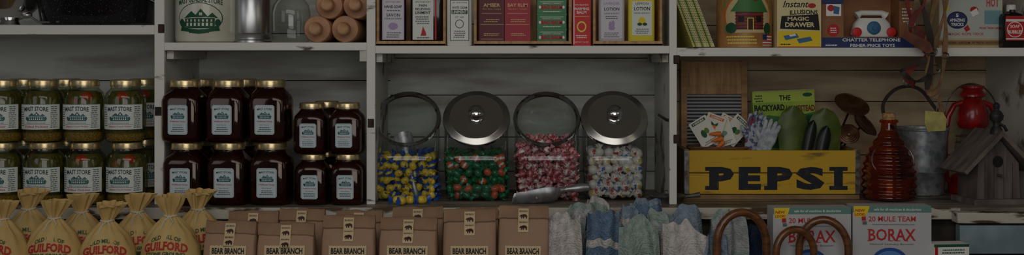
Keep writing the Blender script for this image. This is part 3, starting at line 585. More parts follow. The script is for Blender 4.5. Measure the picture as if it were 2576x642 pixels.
# scoops
ALU=M('cast_aluminium',(190,192,196),.42,.85,(160,162,166),60,bump=.05)
def scoop():
    vs=[];n=14;L=12
    for i in range(L+1):
        t=i/L; x=-62+t*110; rr=27*(1 if t<.75 else math.sqrt(max(.02,1-((t-.75)/.27)**2))); half=math.pi*(.5+.12*min(1,t*1.6))
        for j in range(n+1):
            a=-math.pi/2+(-half+2*half*j/n)
            vs.append((x-(12*math.sin(a) if t<.2 else 0)*(1-t*5 if t<.2 else 0)*-1,rr*math.cos(a),27+rr*math.sin(a)))
    fs=[(i*(n+1)+j,i*(n+1)+j+1,(i+1)*(n+1)+j+1,(i+1)*(n+1)+j) for i in range(L) for j in range(n)]
    g=MB(); g.add(vs,fs,ALU,True); b=g.mesh('bowl')
    g=MB(); g.tube([(46,0,27),(58,0,28),(66,0,29),(100,0,30),(118,0,29),(124,0,28)],[10,6,7,11,9,2],ALU,14); return [('scoop_bowl',b),('handle',g.mesh('handle'))]
SCP=scoop()
thing('metal_scoop','cast aluminium candy scoop lying before the jars','scoop',SCP,(X(1362,15),18,CT+2),(-.1,-.06,.1),scale=1.04)
for i in range(4): thing('wrapped_candy','red striped wrapped candy lying in the scoop','candy',[('c',KC[i%3])],(X(1316+i*15,15),18+(i%2)*8-6,CT+20+(i%2)*6),(.3*i,.2,i),'candies in scoop',scale=.8)
thing('metal_scoop','aluminium scoop standing in candies inside glass jar','scoop',SCP,(X(1026,110),112,CT+112),(1.5,1.35,.0),scale=.9)
IR=M('worn_iron',(110,110,106),.5,.5,(78,78,74),60,bump=.1)
g=MB(); g.lathe([(38,0),(46,14),(48,15),(45,16),(36,4),(.1,3)],IR,32,cap=(True,False)); B=g.mesh('pan_body'); g=MB(); g.tube([(44,0,13),(60,0,16),(84,0,20)],[5,5,7],IR,10); H=g.mesh('handle')
g=MB(); g.lathe([(47,16),(44,19),(10,22),(8,28),(.1,30)],IR,32); L=g.mesh('lid')
thing('small_skillet','small grey iron skillet with lid on the counter','skillet',[('pan_body',B),('handle',H),('lid',L)],(X(1678,62),62,CT),(0,0,-.2))
g=MB(); g.tube([(-22,0,12),(0,0,-2),(18,0,-4),(24,0,-12)],[3,4,5,3],DST,8); thing('iron_hook','dark leather strap fixed to shelf upright','hook',[('iron_hook',g.mesh())],(X(1672,60),20,Z(300,20)))  # short dark leather strap, bent like a hook
# ---------------------------------------------------------------- bay four bottom
y=110; a,b=X(1722,y),X(2163,y); cx=(a+b)/2; w=(b-a)/2; h=128
YW=M('crate_yellow_wood',(112,84,34),.6,0,(206,166,40),13,(.3,.42),.25,(.5,1,3),10); RAW=M('raw_crate_wood',(126,98,66),.65,0,(156,124,84),10,(.4,.6),.2,(1,3,1))
INKN=M('stencil_navy',(22,28,40),.6,0,(60,56,40),40,(.55,.7))
ps=[]
for nm,q,mt in (('front_board',(-w,w,0,11,14,68),YW),('front_board',(-w,w,0,11,70,h),YW),('back_board',(-w,w,205,216,12,h),YW),('side_board',(-w+1,-w+13,11,205,10,h+2),RAW),('side_board',(w-13,w-1,11,205,10,h+2),RAW),('bottom_board',(-w,w,0,216,0,12),RAW)):
    g=MB(); g.box(*q,mt); ps.append((nm,g.mesh(nm)))
g=MB(); s=S(y); c0=(1722+2163)/2
its=[]
for ch,x0,x1 in (('P',1784,1846),('E',1858,1914),('P',1930,1994),('S',2002,2074)):
    its.append(('t',ch,(x0+x1)/2,449,x1-x0,58,INKN,{'bold':.06}))
its+=[('r',2098,421,2120,477,INKN),('r',2086,420,2132,430,INKN),('r',2086,468,2132,478,INKN),('r',1774,420,1790,430,INKN),('r',1774,468,1806,478,INKN),('r',1922,468,1954,478,INKN)]
decal(g,its,c0,150+(ZH-CT)/s,s,0); ps.append(('lettering',g.mesh('lettering'),'dark navy stencilled letters'))
for sx in (-1,1):
    g=MB(); g.box(min(sx*(w+1),sx*(w-12)),max(sx*(w+1),sx*(w-12)),-1.5,0,14,h,MET); g.box(min(sx*(w+1.5),sx*w),max(sx*(w+1.5),sx*w),-1.5,30,14,h,MET); ps.append(('corner_strap',g.mesh('corner_strap'),'grey metal corner strap'))
thing('soda_crate','yellow painted wooden soda crate with navy stencilled letters','crate',ps,(cx,y,CT),bev=1.2)
FZ=CT+13
y=262; s=S(y); w=84*s; TH=Z(153,y)-FZ
g=MB(); g.box(-w,-w+16,0,18,0,TH,PINE); g.box(w-16,w,0,18,0,TH,PINE); F=g.mesh('leg_frame')
zt_=Z(238,y)-FZ
g=MB(); g.box(-w+16,w-16,3,14,zt_,TH-6,PINE2); g.box(-w+16,w-16,0,18,TH-12,TH-2,PINE2); g.box(-w+16,w-16,-1,3,zt_+2,zt_+10,PINE2); g.box(-w+22,w-22,1,3,zt_+24,TH-24,PINE2); P=g.mesh('top_panel')
ZN=M('ribbed_zinc',(176,182,186),.45,.15); ZND=M('zinc_backing',(60,62,64),.6)
g=MB(); g.box(-w+16,w-16,13,15,20,zt_,ZND)
z=24
while z<zt_-3:
    g.tube([(-w+16,8,z),(w-16,8,z)],3.0,ZN,8); z+=9.5
R=g.mesh('ribbed_plate')
thing('washboard','pine washboard with ribbed metal plate standing in crate','washboard',[('frame',F),('top_panel',P),('ribbed_plate',R,'ribbed zinc scrubbing plate')],(X(1802,y),y+26,FZ),(-.03,0,.0))
WK=M('wicker',(130,90,58),.7,0,(90,60,38),90,(.4,.6),.6,(.3,1,3))
g=MB(); y=170; g.loft([(0,0,0,66,34,4,0),(0,0,60,74,38,4,0),(0,0,118,80,40,4,0)],WK,32,(True,False)); g.loft([(0,0,118,77,37,4,0),(0,0,10,64,32,4,0)],WK,32,(False,True)); B=g.mesh('basket_body'); g=MB(); g.tube([(79*math.copysign(abs(math.cos(t*.2618))**.5,math.cos(t*.2618)),39*math.copysign(abs(math.sin(t*.2618))**.5,math.sin(t*.2618)),119) for t in range(24)],4,WK,8,True)
thing('wicker_basket','brown wicker basket holding seed packets in crate','basket',[('basket_body',B),('rim',g.mesh('rim'))],(X(1806,y),y,FZ))
CAR=M('carrot_orange',(220,120,40),.5); PTL=M('packet_teal',(120,150,140),.6); LFG=M('leaf_green',(90,130,60),.6); PKW=M('packet_white',(224,222,210),.6)
packs=[(1772,332,-.55,0),(1794,324,.35,1),(1818,332,-.3,2),(1850,328,.75,0),(1824,326,.5,1),(1788,342,.1,2),(1838,338,.9,0)]
for i,(px,py,rt,v) in enumerate(packs):
    yy=142+i*9; g=MB(); g.box(-26,26,0,1.4,-38,38,PKW)
    it=[('r',-26,-38,26,38,PKW),('r',-20,-34,20,-26,(GRN,ORG,PTL)[v]),('t',('HERBS','CARROT','BEANS')[v],0,-30,32,5,WHT,{'bold':.02}),('l',-18,24,18,34,2,GREY)]
    if v==1: it+=[('p',[(-6,-8),(6,-10),(2,22)],CAR),('p',[(-8,-8),(-12,-18),(0,-12),(8,-20),(8,-10)],GRN)]
    elif v==0: it+=[('e',-4,4,7,11,GRN),('e',7,0,6,8,LFG)]
    else: it+=[('e',0,5,11,7,PTL),('e',-6,12,6,4,GRN)]
    decal(g,it,0,0,1,0)
    thing('seed_packet','white printed vegetable seed packet standing in basket','seed packet',[('seed_packet',g.mesh())],(X(px,yy),yy,Z(py,yy)),(-.12,rt,0),'seed packets in basket')
g=MB()
for i,(dx,rt) in enumerate(((-14,.35),(0,.1),(12,-.3))):
    T=Matrix.Rotation(rt,4,'Y'); g.lathe([(2,-26),(5,-14),(7,0),(6,5),(1,7)],CAR,10,T=Matrix.Translation((dx,0,0))@T)
thing('carrot_picture_card','cardboard cutout of three orange carrots among packets','card',[('card',g.mesh())],(X(1815,125),134,Z(350,125)),(0,1.2,0))
y=235; s=S(y); w=78*s; h=Z(228,y)-FZ
BKG=M('book_green',(130,170,50),.5,0,(164,186,66),12,(.4,.6))
g=MB(); g.box(-w,w,0,22,0,h,BKG); B=g.mesh('cover'); g=MB(); g.box(-w+4,w+.8,2,20,3,h+.8,PAPER); P=g.mesh('pages')
g=MB(); by=228+h/s; DGN=M('book_dark',(24,40,20),.5)
decal(g,[('r',1902,230,2058,256,M('book_sky',(176,196,80),.5)),('p',[(1902,300),(1940,288),(1990,296),(2058,284),(2058,372),(1902,372)],ROOF),('t','THE',1983,246,28,13,BLK,{'bold':.03}),('t','BACKYARD',1944,270,76,16,BLK,{'bold':.04}),('t','HOMESTEAD',2022,274,72,16,M('book_brown',(110,40,20),.5),{'bold':.04}),('e',1925,308,22,14,LFG),('e',2045,310,20,20,GRN),('e',1990,305,26,12,YP),('l',1906,236,1930,256,3,DGN),('e',2040,240,12,5,GRN)],1980,by,s,0)
thing('gardening_book','green illustrated gardening paperback standing in crate','book',[('cover',B),('pages',P),('print',g.mesh('p'))],(X(1980,y),y,FZ),(0,-.04,0))
def spade(wd,hh,mat,hand):
    n=9; vs=[]; m=14
    for i in range(m+1):
        t=i/m; z=hh*t; ww=wd*(.82+.18*math.sin(min(1,t*1.6)*math.pi/2)) if t<.55 else wd*math.sqrt(max(.001,1-((t-.55)/.452)**2))
        for j in range(n+1):
            u=-1+2*j/n; vs.append((u*ww,10*u*u-10+(1-t)*-3,z))
    fs=[(i*(n+1)+j,i*(n+1)+j+1,(i+1)*(n+1)+j+1,(i+1)*(n+1)+j) for i in range(m) for j in range(n)]
    g=MB(); g.add(vs,fs,mat,True); b=g.mesh('blade')
    g=MB(); g.tube([(0,-8,30),(0,-9,0),(0,-4,-20)],4,mat,8); sk=g.mesh('shank')
    g=MB(); g.tube([(0,-4,-18),(0,-4,-30),(0,-4,-70),(0,-4,-96)],[8,11,11,9],hand,12); return [('blade',b),('shank',sk),('handle',g.mesh('handle'))]
GS=M('spade_green',(92,108,44),.4,0,(72,88,34),30); BH=M('black_grip',(30,32,30),.5); GSD=M('tool_dark',(40,46,44),.35,.3)
for px,y_,py,wpx,mat,lab in ((1994,160,266,38,GS,'green metal garden trowel standing blade up'),(2074,170,272,42,GS,'wide green metal garden trowel standing blade up'),(2046,135,300,15,GSD,'narrow dark transplanting trowel standing blade up'),(2080,140,314,17,GSD,'dark narrow hand trowel leaning in the crate')):
    s=S(y_); zz=Z(py,y_); hh=130*s if wpx>30 else 96; sp=spade(wpx*s,hh,mat,BH)
    thing('garden_trowel',lab,'garden tool',sp,(X(px-(20 if wpx<30 else 0),y_),y_,zz-hh),(0,0.0 if wpx>30 else .22,0),'garden trowels in crate')
GV=M('glove_fabric',(170,180,186),.8,0,(60,96,140),70,(.48,.54),.2,c3=(150,60,66)); GV2=M('glove_grey',(150,160,170),.8,0,(190,196,200),60,(.4,.6),.2)
def glove(mat):
    g=MB(); g.loft([(0,0,-50,26,10,2.5,0),(0,0,-20,28,11,2.5,0),(0,0,0,32,12,2.5,0),(0,0,26,30,11,2.5,0),(0,0,36,22,8,2.2,0)],mat,20); p=g.mesh('palm'); fs=[]
    for dx,rt,L in ((-22,-.14,42),(-8,-.04,50),(7,.05,48),(20,.15,38)):
        g=MB(); g.loft([(0,0,0,8,8,2,0),(0,0,L*.5,8,8,2,0),(0,-3,L*.85,7.5,7,2,0),(0,-4,L,3,3,2,0)],mat,12,T=Matrix.Translation((dx,0,26))@Matrix.Rotation(rt,4,'Y')); fs.append(('finger',g.mesh('finger')))
    g=MB(); g.loft([(0,0,0,9,9,2,0),(0,0,22,8.5,8.5,2,0),(0,0,38,4,4,2,0)],mat,12,T=Matrix.Translation((-26,0,-6))@Matrix.Rotation(-.7,4,'Y')); fs.append(('thumb',g.mesh('thumb')))
    return [('palm',p)]+fs
thing('garden_glove','patterned blue and red fabric garden glove in crate','glove',glove(GV),(X(1898,150),150,Z(340,150)),(.1,.15,.3),scale=.85)
thing('garden_glove','grey fabric garden glove hanging over crate edge','glove',glove(GV2),(X(1930,135),134,Z(350,135)),(.1,.35,-.2),scale=.72)
CU=M('brown_enamel',(104,74,50),.3,.4,(78,52,34),50); CUD=M('brown_dark',(40,28,20),.5)
def dish(r):
    g=MB(); pr=[(r*.3,0),(r*.8,4),(r,12),(r+2,13),(r,14)]
    for k in range(9): q=r*(.96-k*.1); pr.append((q,12-k*.8+(1.5 if k%2 else 0)))
    pr.append((.1,4)); g.lathe(pr,CU,36,cap=(True,False)); b=g.mesh('dish'); g=MB(); g.tube([(0,0,2),(0,0,-60),(0,0,-170)],3,CUD,8); return [('dish_bowl',b),('stake',g.mesh('stake'))]
thing('plant_dish','brown ribbed metal dish on stake in crate','garden dish',dish(46),(X(2140,220),222,Z(272,220)),(.62,.2,0))
thing('plant_dish','brown ribbed metal dish on stake tilted beside bottle','garden dish',dish(40),(X(2168,195),196,Z(318,195)),(.5,.75,0))
thing('plant_dish','small brown metal scoop dish resting on crate rim','garden dish',dish(30),(X(2135,170),176,Z(342,170)),(1.1,-.25,0),scale=.9)
AMB=GL('amber_glass',(226,150,76),.06,.5,.04,2.2); CORK=M('cork',(200,160,114),.8,0,(160,120,78),120)
pr=[]
base=[(0,58),(8,66),(40,68),(75,67),(105,60),(132,48),(155,36),(172,25),(182,20),(200,19)]
def bi(z):
    for (z0,r0),(z1,r1) in zip(base,base[1:]):
        if z0<=z<=z1: return r0+(r1-r0)*(z-z0)/(z1-z0)
for i in range(0,81):
    z=200*i/80; pr.append((bi(z)+(2.6*math.cos(z*2*math.pi/19) if 10<z<170 else 0),z))
pr+=[(23,201),(24,206),(21,209)]
g=MB(); g.lathe(pr,AMB,48,cap=(True,False)); B=g.mesh('glass_body')
SYR=M('amber_syrup',(128,66,24),.25,0,(96,46,16),30,coat=.3); g=MB(); g.lathe([(54,4),(61,12),(60,50),(58,56)],SYR,36); I=g.mesh('syrup')
g=MB(); g.lathe([(14,196),(17,212),(17,224),(15,226)],CORK,20); C=g.mesh('cork')
g=MB(); g.tube([(54*math.sin(t*.26),-20-(1-abs(math.cos(t*.13)))*44,150-90*math.sin(t*.13)**2) for t in range(25)],1.5,MET,6,True); Wm=g.mesh('wire')
thing('amber_bottle','amber ribbed beehive shaped glass bottle with cork','bottle',[('glass_body',B),('contents',I),('cork',C),('wire_hanger',Wm,'thin grey wire loop')],(X(2237,100),103,CT))
GALV=M('galvanised',(132,140,146),.4,.6,(172,180,184),45,(.42,.58),.08)
y=235; s=S(y); hh=Z(322,y)-CT; bxx=X(2318,y)
g=MB(); g.lathe([(54,0),(58,2),(62,60),(64,62),(62,64),(68,hh-6),(72,hh-4),(72,hh),(67,hh),(56,8),(.1,6)],GALV,40,cap=(True,False)); B=g.mesh('bucket_body')
g=MB(); g.tube([(71*math.cos(t*.2),71*math.sin(t*.2),hh) for t in range(31)],2.5,GALV,8,True); R=g.mesh('rim')
P=spl([Vector((X(a,y)-bxx,(0),Z(b,y)-CT)) for a,b in [(2252,326),(2228,300),(2222,262),(2248,228),(2285,217),(2318,228),(2345,262),(2372,300),(2380,326)]])
g=MB(); g.ribbon([tuple(q) for q in P],9,4,DST); H=g.mesh('handle')
thing('galvanised_bucket','galvanised metal bucket with dark strap handle','bucket',[('bucket_body',B),('rim',R),('handle',H,'dark curved strap handle')],(bxx,y,CT))
LR=M('lantern_red',(164,24,26),.3,0,(130,16,18),30,coat=.4); y=245; s=S(y)
g=MB(); g.lathe([(50,0),(54,4),(54,30),(44,44),(30,50),(28,62)],LR,36); B=g.mesh('fuel_tank')
g=MB(); g.lathe([(26,62),(36,80),(40,105),(34,135),(26,152)],GLASS,28,cap=(False,False)); Gc=g.mesh('globe')
g=MB(); g.lathe([(28,152),(32,156),(36,166),(34,190),(28,210),(20,220),(22,224),(29,226),(29,232),(22,240),(24,244),(28,246),(27,251),(10,254),(.1,255)],LR,32); C=g.mesh('chimney')
tb=[]
for sx in (-1,1):
    g=MB(); g.tube([(sx*44,0,24),(sx*60,0,36),(sx*64,0,80),(sx*63,0,130),(sx*56,0,180),(sx*42,0,206),(sx*24,0,212)],6.5,LR,12); tb.append(('side_tube',g.mesh('side_tube')))
g=MB()
for q in range(5): g.tube([(37*math.cos(t*.2618),37*math.sin(t*.2618),74+q*15) for t in range(24)],1,MET,5,True)
wg=g.mesh('wire_guard'); g=MB(); g.tube([(62*math.cos(t*.2094),8,180+76*math.sin(t*.2094)) for t in range(16)],1.6,MET,6); hd=g.mesh('bail_handle')
thing('kerosene_lantern','red metal kerosene lantern with glass globe','lantern',[('fuel_tank',B),('globe',Gc,'clear glass globe'),('chimney',C),('wire_guard',wg),('bail_handle',hd,'thin wire handle')]+tb,(X(2446,y),y,CT),scale=1.17)
BW=M('birdhouse_wood',(66,58,58),.75,0,(112,100,96),12,(.35,.65),.35,(4,1,.5)); RW=M('roof_wood',(90,80,76),.75,0,(130,118,110),12,(.35,.65),.3,(1,3,1))
y=50
g=MB(); pen=[(-58,14),(58,14),(54,104),(0,168),(-54,104)]
g.prism(pen,-50,50,BW)
for xq in (-36,-12,14,38): g.box(xq-.5,xq+.5,-50.5,-49,14,104,DARK)
B=g.mesh('body')
g=MB(); g.lathe([(14.5,0),(14.5,1.2),(.1,1.3)],DARK,24,T=Matrix.Translation((-2,-50,108))@Rx); H=g.mesh('entrance_hole')  # flat dark disc paints the shade inside the hole; no opening is cut
g=MB(); g.tube([(-2,-50,74),(-2,-76,74)],4,BW,10); Pk=g.mesh('perch')
g=MB(); g.box(-70,70,-62,62,0,14,RW); Bs=g.mesh('base'); RF=[]
for sx in (-1,1):
    pts=[(0,188),(0,172),(sx*94,78),(sx*102,84)]
    g=MB(); g.prism(pts,-72,66,RW); RF.append(('roof_panel',g.mesh('roof_panel')))
IRD=M('dark_iron',(70,70,72),.5,.4,(50,50,52),60,bump=.1)
g=MB(); g.lathe([(16,178),(14,190),(8,198),(9,206),(16,214),(18,224),(12,234),(6,238),(8,244),(9,250),(4,256),(.1,257)],IRD,20,T=Matrix.Translation((0,-40,0))); g.tube([(4,-40,205),(20,-42,196),(26,-44,184)],4,IRD,8); Fn=g.mesh('finial')
thing('birdhouse','weathered grey wooden birdhouse with pitched roof','birdhouse',[('body',B),('entrance_hole',H,'round dark entrance hole'),('perch',Pk),('base',Bs),('finial',Fn,'dark grey metal finial')]+RF,(X(2486,y),y,CT),(0,0,.12),bev=.8)
# ---------------------------------------------------------------- foreground
CB=M('cream_cloth',(218,188,124),.75,0,(194,160,98),14,(.35,.65),.25); STR=M('string',(206,200,184),.8); MGN=M('meal_green',(50,80,50),.6); MRD=M('meal_red',(186,40,36),.6)
GP=[(50,0),(62,10),(69,60),(69,120),(63,160),(46,190),(27,208),(14,222),(12,227),(15,233),(25,250),(30,268)]
def gbag(seed):
    r=random.Random(seed); ph=r.uniform(0,6)
    def wob(ri,t):
        z=GP[ri][1]; k=0 if z<170 else min(1,(z-170)/45)
        return k*(.16*math.cos(9*t+ph)+.1*math.cos(5*t+ph*2))+ (.14*math.cos(3*t+ph) if z>245 else 0)
    g=MB(); g.loft([(0 if z<228 else (z-228)*.25*math.cos(ph),0,z+(0 if z<240 else r.uniform(-6,6)),a_,a_*(.66 if z<200 else .8),2.3,0 if z<240 else r.uniform(-.35,.35)) for a_,z in GP],CB,54,(True,False),wob=wob); b=g.mesh('bag_body')
    g=MB(); g.tube([(15*math.cos(t*.42),13*math.sin(t*.42),224+math.sin(t)*1) for t in range(15)],2.2,STR,8,True); g.tube([(2,-13,224),(10,-18,212),(4,-24,200)],1.6,STR,6); g.tube([(2,-13,224),(-9,-18,214),(-16,-26,196)],1.6,STR,6)
    return b,g.mesh('string_tie')
GB=[gbag(i) for i in range(4)]
sf=surf([(a_,z) for a_,z in GP],.66,2.3); g=MB()
decal(g,[('t','OLD MILL OF',0,-181,66,9,MGN,{'arc':9,'bold':.02}),('t','GUILFORD',0,-162,98,19,MRD,{'arc':8,'bold':.04}),('t','STONE GROUND',0,-145,88,7.5,MGN,{'arc':3,'bold':.03}),('e',-24,-122,20,9,MGN),('e',0,-126,22,11,MGN),('e',24,-120,20,9,MGN),('r',-40,-114,40,-106,MGN),('t','CORN MEAL',0,-92,70,12,MRD,{'bold':.02})],0,0,1,0,lambda x,z:sf(x,z)-.8)
GPR=g.mesh('print')
def gb(px,py,y,i,rot=0,lab=''):
    z=Z(py,y); sc_=(z-LOW)/268
    thing('meal_bag',lab,'bag',[('bag_body',GB[i][0]),('string_tie',GB[i][1],'pale string tie'),('print',GPR,'red and green lettering')],(X(px,y),y,LOW),(0,0,rot),'cream cloth meal bags',scale=sc_)
for q in [(8,503,-240,0,-.3),(138,500,-240,1,0),(270,508,-245,2,.15),(430,493,-240,3,-.05),(72,476,-150,2,.2),(205,486,-150,0,.3),(345,485,-150,1,.4),(498,477,-150,2,.6)]:
    gb(*q,lab='cream cloth meal bag tied with string, '+('front row' if q[2]<-200 else 'tucked behind other bags'))
KR=M('kraft_paper',(176,144,116),.7,0,(160,128,102),10,(.35,.65),.3); KRD=M('kraft_fold',(164,132,104),.7,0,(146,114,88),10,bump=.2); STK=M('sticker_tan',(212,188,148),.6); BBR=M('bear_brown',(60,30,20),.6)
def kbag(w,h,seed):
    a=w/2; g=MB(); zs=max(h*.78,h-52); r=random.Random(seed); ph=r.uniform(0,6)
    wb=lambda ri,t: .012*math.sin(3*t+ph+ri)+(.01*math.sin(7*t+ph) if ri>2 else 0)
    g.loft([(0,0,0,a*.97,33,8,0),(0,0,8,a,35,8,0),(0,0,h*.6,a,34,8,0),(0,0,zs,a*.985,28,7,0),(0,0,h*.9,a*.965,9,8,0),(0,0,h*.985,a*.96,4,8,0)],KR,44,wob=wb); b=g.mesh('bag_body')
    pf=[(0,33),(8,35),(h*.6,34),(zs,28),(h*.9,9),(h*.985,4),(h*1.1,4)]
    def fn(x,z):
        for (z0,r0),(z1,r1) in zip(pf,pf[1:]):
            if z0<=z<=z1: return -(r0+(r1-r0)*(z-z0)/(z1-z0))-1.6
        return -5
    # rolled over top: rounded fold with slightly wavy lower lip
    g=MB(); vs=[]; nx=16; sec=[(6,-24),(6,-4),(3,1),(-2,2),(-6,0),(-11,-12),(-16,-24),(-14,-27),(-10,-24)]
    for i in range(nx+1):
        u=-1+2*i/nx; wv=1.8*math.sin(u*5+ph)+1.2*math.sin(u*11+ph)
        for yy,zz in sec: vs.append((u*a*.97,yy+wv*.5*(1 if yy<0 else .2),h+zz+wv*.6))
    m_=len(sec); fs=[(i*m_+j,(i+1)*m_+j,(i+1)*m_+j+1,i*m_+j+1) for i in range(nx) for j in range(m_-1)]
    g.add(vs,fs,KRD,True); f=g.mesh('folded_top')
    fl=lambda x,z: (-7-(h-z)*.45-1.6) if z>h-27 else min(fn(x,z),-19.5)
    s0=-h+3; g=MB()
    decal(g,[('r',-12,s0,12,s0+52,STK),('t','BEAR BRANCH',0,s0+6,19,4.5,BBR,{'bold':.03}),('bear',-9,s0+11,9,s0+22,BBR),('t','BEAR BRANCH',0,s0+31,19,4.5,BBR,{'bold':.03}),('bear',-9,s0+36,9,s0+47,BBR)],0,0,1,0,fl,10)
    st=g.mesh('sticker'); g=MB(); T_=153
    decal(g,[('r',-a*.7,-T_-12,a*.7,-T_+62,STK),('t','BEAR BRANCH',0,-T_,a*1.24,14,BLK,{'bold':.04}),('t','MILLING',0,-T_+17,a*.8,9,BLK,{'bold':.02}),('bear',-18,-T_+28,18,-T_+54,BBR)],0,0,1,0,fn,8)
    return [('bag_body',b),('folded_top',f),('sticker',st,'tan sticker with brown bear mark'),('front_print',g.mesh('fp'),'black lettering panel')]
sd=0
for row,lst in ((0,((584,557,132),(722,562,144),(880,543,134),(1030,548,146),(1182,528,134),(1318,520,128))),(1,((640,532,128),(762,526,118),(905,531,120),(1052,522,130),(1200,524,110)))):
    for px,py,wp in lst:
        y=-120 if row else -235; sd+=1
        thing('flour_bag','brown kraft flour bag with folded top, '+('tucked behind other bags' if row else 'front row'),'bag',kbag(wp*S(y),Z(py,y)-LOW,sd),(X(px,y),y,LOW),(0,0,random.uniform(-.08,.08)),'kraft paper flour bags')
def cloth(w,h,seed,mats,rows=26,cols=26,th=16,stripes=None):
    vs=[]
    for i in range(rows*2+1):
        v=i/rows-1
        for j in range(cols+1):
            u=j/cols*2-1
            zz=h*(1-abs(v)**1.15)+(1-abs(v))*22*noise.noise(Vector((u*2.2,seed,.3)))-16*u*u*(1-abs(v))
            yy=math.copysign(1,v)*th*min(1,abs(v)*4)**.6 if v!=0 else 0
            fold=11*math.sin(u*5+seed+2*noise.noise(Vector((u,v,seed))))+14*noise.noise(Vector((u*1.4,v*1.4,seed*3.1)))+5*noise.noise(Vector((u*4,v*5,seed)))
            xx=w/2*u*(1-.12*(1-abs(v)))+8*noise.noise(Vector((u,v*2,seed+9)))
            vs.append((xx,yy+fold*.9,max(0,zz)))
    g=MB()
    for m_ in mats:
        if m_ not in g.mats: g.mats.append(m_)
    g.v=[tuple(q) for q in vs]
    for i in range(rows*2):
        k=1 if (stripes and (i//2)%stripes==0) else 0
        for j in range(cols):
            g.f.append((i*(cols+1)+j,i*(cols+1)+j+1,(i+1)*(cols+1)+j+1,(i+1)*(cols+1)+j)); g.fm.append(g.mats.index(mats[k])); g.fs.append(True)
    return g.mesh('cloth')
cw=crochet('cotton_white',(214,209,205)); cb=crochet('cotton_blue',(112,136,162)); cm_=crochet('cotton_mint',(164,182,174)); cgb=crochet('cotton_greyblue',(140,158,174)); cnv=crochet('cotton_navy',(50,62,86)); cpw=crochet('cotton_pale',(190,194,194))
for i,(px,py,y,wp,mats,st,ry,lab) in enumerate([
 (1418,538,-240,100,(cw,cw),None,-.12,'white crocheted dishcloth folded upright'),
 (1462,510,-150,90,(cpw,cm_),3,.15,'pale green striped crocheted dishcloth'),
 (1515,530,-235,96,(cb,cw),8,.1,'blue crocheted dishcloth with white stripe'),
 (1500,500,-120,80,(cm_,cw),4,-.2,'mint striped dishcloth folded behind others'),
 (1608,552,-240,104,(cm_,cm_),None,-.05,'mint green crocheted dishcloth folded upright'),
 (1622,494,-140,100,(cb,cgb),4,.3,'blue crumpled dishcloth on top of pile'),
 (1570,515,-160,80,(cgb,cw),5,-.25,'grey blue striped dishcloth folded'),
 (1725,562,-245,130,(cw,cw),None,-.08,'large white crocheted dishcloth folded upright'),
 (1712,522,-170,120,(cgb,cb),7,.1,'grey blue crocheted dishcloth behind white one'),
 (1660,532,-190,80,(cm_,cpw),5,.2,'mint and pale dishcloth folded between others'),
 (1832,530,-180,100,(cpw,cm_),6,.12,'pale mint crocheted dishcloth folded upright'),
 (1880,560,-150,100,(cnv,cnv),None,-.15,'navy blue knitted cloth behind wooden handles'),
 (1800,588,-255,70,(cgb,cb),None,.1,'grey blue crocheted cloth leaning forward')]):
    z=Z(py,y)-LOW
    thing('dishcloth',lab,'dishcloth',[('dishcloth',cloth(wp*S(y),z,i*1.7+.5,mats,stripes=st))],(X(px,y),y,LOW+1),(0,0,ry),'crocheted dishcloths')
HW=M('hoop_wood',(124,76,40),.3,0,(86,50,26),14,(.35,.65),.1,(2,2,6),coat=.4)
def hoop(px,py,y,rx,rz,tr,lab,rz_=0):
    z=Z(py,y); s=S(y); R=rx*s; Hh=z-LOW; g=MB()
    pts=[(-R*.96,0,0),(-R,0,(Hh-rz*s)*.5)]+[(-R*math.cos(t*math.pi/18),0,Hh-tr-rz*s+rz*s*math.sin(t*math.pi/18)) for t in range(19)]+[(R,0,(Hh-rz*s)*.5),(R*.96,0,0)]
    g.tube(pts,tr,HW,14); thing('wooden_hoop',lab,'wooden hoop',[('wooden_hoop',g.mesh())],(X(px,y),y,LOW),(0,0,rz_),'arched wooden hoops')
hoop(1866,524,-275,64,80,9.5,'arched brown wooden hoop before the cloths',.1); hoop(2000,568,-305,50,60,8.5,'small arched wooden hoop before carton',.15); hoop(2072,543,-285,60,78,9,'arched brown wooden hoop before carton',-.2)
BXW=M('borax_white',(192,192,194),.5); TLS=M('borax_teal',(100,140,132),.5); GLB=M('globe_blue',(40,80,160),.5); GLL=M('globe_light',(90,140,200),.5); BRED=M('borax_red',(190,44,44),.5)
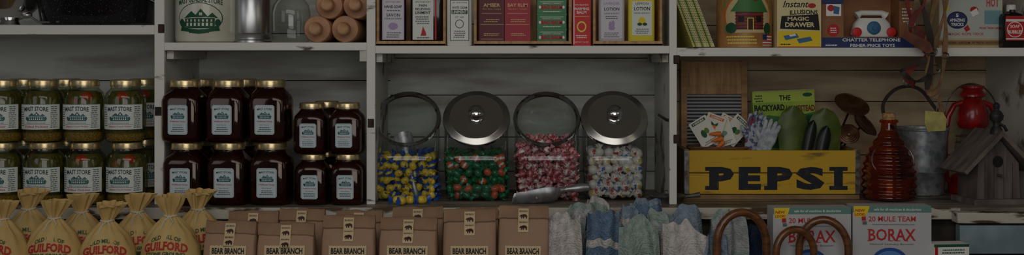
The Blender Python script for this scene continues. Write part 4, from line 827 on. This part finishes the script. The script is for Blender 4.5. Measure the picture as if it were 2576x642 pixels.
def borax(px0,px1,py,y,rot,lab):
    s=S(y); pb=150+(ZH-LOW)/s; c=(px0+px1)/2; bw=(px1-px0)*.6; bl=c-bw/2; k=bw/118
    its=[('r',px0,py,px1,py+16,TLS),('t','safe for all machines & deodorizes',c+14,py+8,(px1-px0)*.6,6,WHT,{'bold':.01}),
     ('p',[(px0+2,py),(px0+42,py),(px0+38,py+14),(px0+30,py+30),(px0+4,py+26)],YEL),('t','NEW',px0+18,py+11,24,7,RED,{'bold':.03,'shear':.1}),('t','LOOK!',px0+18,py+21,26,7,RED,{'bold':.03}),
     ('t','20 MULE TEAM',c,py+32,(px1-px0)*.6,13,BRED,{'bold':.01}),('r',c-50,py+46,c+56,py+47,GREY),('t','BORAX',c,py+72,bw,30,BRED,{'bold':.015}),('t','Natural Laundry Booster',c,py+96,110,6,GREY)]
    for q0,q1,tb_ in ((-3,8,1),(-3,8,0),(52,62,0),(52,62,1),(66,76,0),(70,80,0),(90,99,0)):
        yy=py+86 if not tb_ else py+57.4; its.append(('r',bl+q0*k,yy,bl+q1*k,yy+1.6,BRED))
    its+=[('e',c-6,py+142,46,38,GLB),('e',c-6,py+142,38,30,GLL),('r',c-50,py+150,c+40,py+160,GRN),('r',px0+22,py+26,px0+32,py+36,RED),('r',px0+24,py+38,px0+34,py+46,GREY)]
    carton(px0,px1,py,pb,y,LOW,55,BXW,its,lab,'detergent_box','box',rot,'laundry booster cartons')
borax(1944,2142,523,-240,.04,'white laundry booster carton behind wooden hoops'); borax(2146,2342,519,-235,-.03,'white laundry booster carton with red lettering')
carton(2348,2440,615,150+(ZH-LOW)/S(-250),-250,LOW,50,WHT,[('r',2348,615,2440,622,GRN),('l',2362,626,2430,640,2,GRN),('r',2350,622,2358,642,RED)],'low white and green carton beside laundry box','cleaner_box','box',.1)
# ---------------------------------------------------------------- lights, camera
def area(loc,tgt,sx,sy,e,col):
    l=bpy.data.lights.new('area','AREA'); l.shape='RECTANGLE'; l.size=sx; l.size_y=sy; l.energy=e; l.color=col
    o=bpy.data.objects.new('key_fill_light',l); COL.objects.link(o); o.location=loc; o.rotation_euler=(Vector(tgt)-Vector(loc)).to_track_quat('-Z','Y').to_euler()
area((-.2,-2.0,1.42),(0,.1,.2),2.2,.8,9.5,(1,.97,.93)); area((0,-3.4,.75),(0.05,.2,.3),1.8,1.0,11,(1,.975,.94)); area((-2.2,-2.2,1.1),(0,0,.25),1,1,2.5,(.96,.98,1)); area((1.9,-1.8,1.2),(.9,.1,.3),.8,.8,1.6,(1,.88,.74))  # second light is added fill near the camera, lifting the shelf interiors
w=bpy.data.worlds.new('world'); sc.world=w; w.use_nodes=True; w.node_tree.nodes['Background'].inputs[0].default_value=(1,.98,.96,1); w.node_tree.nodes['Background'].inputs[1].default_value=.045
sc.view_settings.view_transform='Standard'
cd=bpy.data.cameras.new('camera'); cam=bpy.data.objects.new('camera',cd); COL.objects.link(cam); cam.location=(0,-3,.492); cam.rotation_euler=(math.pi/2,0,0)
cd.sensor_width=36; cd.sensor_fit='HORIZONTAL'; cd.lens=36*3/2.576; cd.shift_y=-171/2576; cd.clip_start=.05
sc.camera=cam
